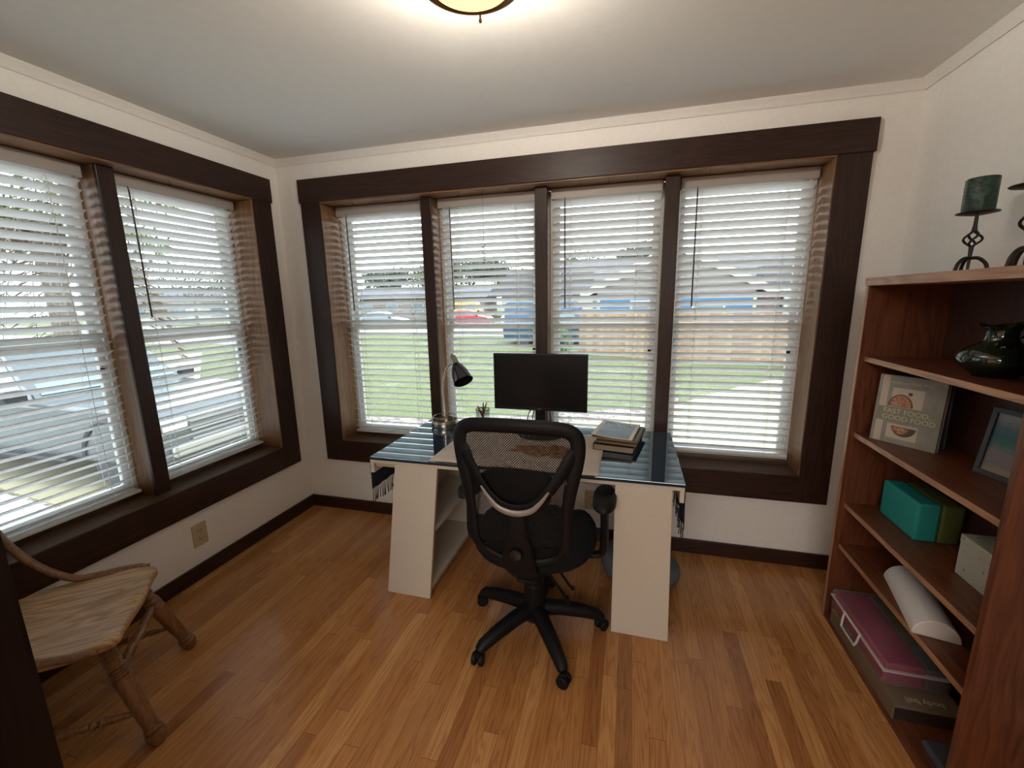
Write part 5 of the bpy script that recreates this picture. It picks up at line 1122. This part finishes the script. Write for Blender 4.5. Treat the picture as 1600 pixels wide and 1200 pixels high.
# trees
M['leaf_dark'] = noisy('dark_leaves', (0.025, 0.036, 0.022), (0.05, 0.062, 0.04), 3, 0.8); M['leaf_mid'] = noisy('olive_leaves', (0.05, 0.062, 0.024), (0.09, 0.10, 0.045), 3, 0.8); M['leaf_bright'] = noisy('bright_leaves', (0.04, 0.09, 0.025), (0.07, 0.13, 0.04), 3, 0.8)
M['bark'] = noisy('bark', (0.10, 0.08, 0.06), (0.18, 0.15, 0.12), 8, 0.9, stretch=(4, 4, 1)); M['frond_dry'] = noisy('dry_frond', (0.10, 0.068, 0.05), (0.22, 0.17, 0.12), 5, 0.8); M['frond'] = noisy('green_frond', (0.08, 0.11, 0.03), (0.17, 0.20, 0.06), 5, 0.7)
def leaf_cloud(bm, c, r, n, size, rnd):
    for _ in range(n):
        while True:
            p = Vector((rnd.uniform(-1, 1), rnd.uniform(-1, 1), rnd.uniform(-1, 1)))
            if p.length < 1: break
        p = Vector((c[0] + p.x * r[0], c[1] + p.y * r[1], c[2] + p.z * r[2])); s = size * rnd.uniform(0.6, 1.4)
        q = Euler((rnd.uniform(0, 6.3), rnd.uniform(0, 6.3), rnd.uniform(0, 6.3))).to_matrix()
        vs = [bm.verts.new(p + q @ Vector(v)) for v in ((-s, 0, 0), (0, -s * 0.5, 0), (s, 0, 0), (0, s * 0.5, 0))]; bm.faces.new(vs)
def tree(label, x, y, h, crown, n, leafm, size, seed, trunk_r=0.18, name='leafy_tree'):
    rnd = random.Random(seed); t = thing(name, label, 'tree', (x, y, G)); bm = BM(); fb = BM()
    tube(bm, [(0, 0, 0), (0.1, 0, h * 0.3), (0.0, 0.1, h * 0.5)], [trunk_r, trunk_r * 0.8, trunk_r * 0.6], 8)
    k = 7
    for i in range(k):
        a = 2 * pi * i / k + rnd.uniform(-0.3, 0.3); rr = crown * rnd.uniform(0.35, 0.75); z = h * rnd.uniform(0.55, 0.9)
        e = Vector((rr * cos(a), rr * sin(a), z)); tube(bm, [(0, 0.1, h * 0.42), e * 0.55 + Vector((0, 0, h * 0.18)), e], [trunk_r * 0.45, trunk_r * 0.25, trunk_r * 0.1], 6)
        leaf_cloud(fb, e, (crown * 0.45, crown * 0.45, h * 0.16), n // k, size, rnd)
    leaf_cloud(fb, (0, 0, h * 0.78), (crown * 0.6, crown * 0.6, h * 0.2), n // 4, size, rnd)
    obj('trunk', bm, 'bark', t, smooth=True); obj('foliage', fb, leafm, t)
for i, (x, y, h, c, n, lm, lab) in enumerate([
        (-42, 70, 8.0, 4.5, 900, 'leaf_dark', 'dark tree far behind the corner window'), (-33, 70, 8.5, 5, 900, 'leaf_mid', 'olive tree behind the low pale house'),
        (-25, 72, 9.5, 5.5, 1100, 'leaf_dark', 'tall dark tree behind the silver car'), (-18, 71, 7.5, 5, 800, 'leaf_dark', 'dark tree behind the yellow van'),
        (-11, 70, 8.3, 5, 1000, 'leaf_mid', 'olive tree above the red car'), (-4.5, 70, 8.3, 5, 1000, 'leaf_dark', 'dark tree behind the white car by the road'),
        (-5.0, 36, 6.4, 3.2, 500, 'leaf_dark', 'sparse branching tree left of the blue house'), (2.5, 66, 10.2, 5, 800, 'leaf_dark', 'dark tree rising behind the blue house'),
        (-45, 36, 6.5, 5, 800, 'leaf_dark', 'dark tree behind the white house outside the side window'), (-36, 34, 6, 4, 700, 'leaf_mid', 'olive tree beyond the side road'),
        (-27, 15, 8, 4.5, 900, 'leaf_dark', 'large tree behind the palm and the brick house')]):
    tree(lab, x, y, h, c, int(n * (2.4 if y > 40 else 1.6)), lm, 0.30 if y > 40 else 0.13, 11 + i)
# bushes
for i, (x, y, lab) in enumerate([(-14.2, 8.3, 'rounded green bush beside the palm tree'), (-2.95, 17.4, 'small green bush at the left end of the fence')]):
    rnd = random.Random(60 + i); t = thing('bush', lab, 'bush', (x, y, G)); fb = BM(); leaf_cloud(fb, (0, 0, 0.55), (0.8, 0.8, 0.6), 900, 0.07, rnd); obj('foliage', fb, 'leaf_bright', t); bm = BM(); tube(bm, [(0, 0, 0), (0, 0, 0.5)], [0.05, 0.03], 6); obj('stem', bm, 'bark', t)
# palm
t = thing('palm_tree', 'palm tree with hanging dry fronds outside the side window', 'palm tree', (-12.6, 6.9, G)); rnd = random.Random(5)
bm = BM(); tube(bm, [(0, 0, 0), (0.03, 0.02, 1.2), (0, 0, 2.8), (0, 0, 4.3)], [0.30, 0.24, 0.22, 0.28], 12); obj('trunk', bm, 'bark', t, smooth=True)
def frond(bm, a, ln, up, droop, rnd):
    d = Vector((cos(a), sin(a), 0)); pts = []
    for i in range(9):
        u = i / 8; pts.append(Vector((0, 0, 4.2)) + d * ln * (u * cos(up * 0.5)) * (1 - 0.25 * u * abs(droop)) + Vector((0, 0, ln * (sin(up) * u - droop * u * u))))
    tube(bm, pts, [0.022 * (1 - 0.8 * i / 8) for i in range(9)], 5); s = Vector((-d.y, d.x, 0))
    for i in range(1, 9):
        for q in (0.0, 0.33, 0.66):
            if i == 8 and q > 0: continue
            p = pts[i] if q == 0 or i == 8 else pts[i] + (pts[min(i + 1, 8)] - pts[i]) * q
            for sg in (-1, 1):
                l2 = 0.75 * (1 - 0.5 * i / 8) * rnd.uniform(0.8, 1.2); e = p + s * sg * l2 * 0.75 + d * l2 * 0.45 + Vector((0, 0, -l2 * rnd.uniform(0.2, 0.8)))
                w_ = d * 0.034; vs = [bm.verts.new(p - w_), bm.verts.new(p + w_), bm.verts.new((p + e) / 2 + w_ * 0.9 + Vector((0, 0, 0.03))), bm.verts.new(e)]; bm.faces.new(vs)
for k in range(13):
    bm = BM(); frond(bm, 2 * pi * k / 13 + rnd.uniform(-0.15, 0.15), rnd.uniform(2.5, 3.1), rnd.uniform(0.2, 0.9), rnd.uniform(0.4, 0.7), rnd); obj('frond', bm, 'frond', t, label='green frond')
for k in range(26):
    bm = BM(); frond(bm, 2 * pi * k / 26 + rnd.uniform(-0.15, 0.15), rnd.uniform(2.3, 3.0), rnd.uniform(-0.5, 0.1), rnd.uniform(0.7, 0.95), rnd); obj('frond', bm, 'frond_dry', t, label='dry hanging frond')
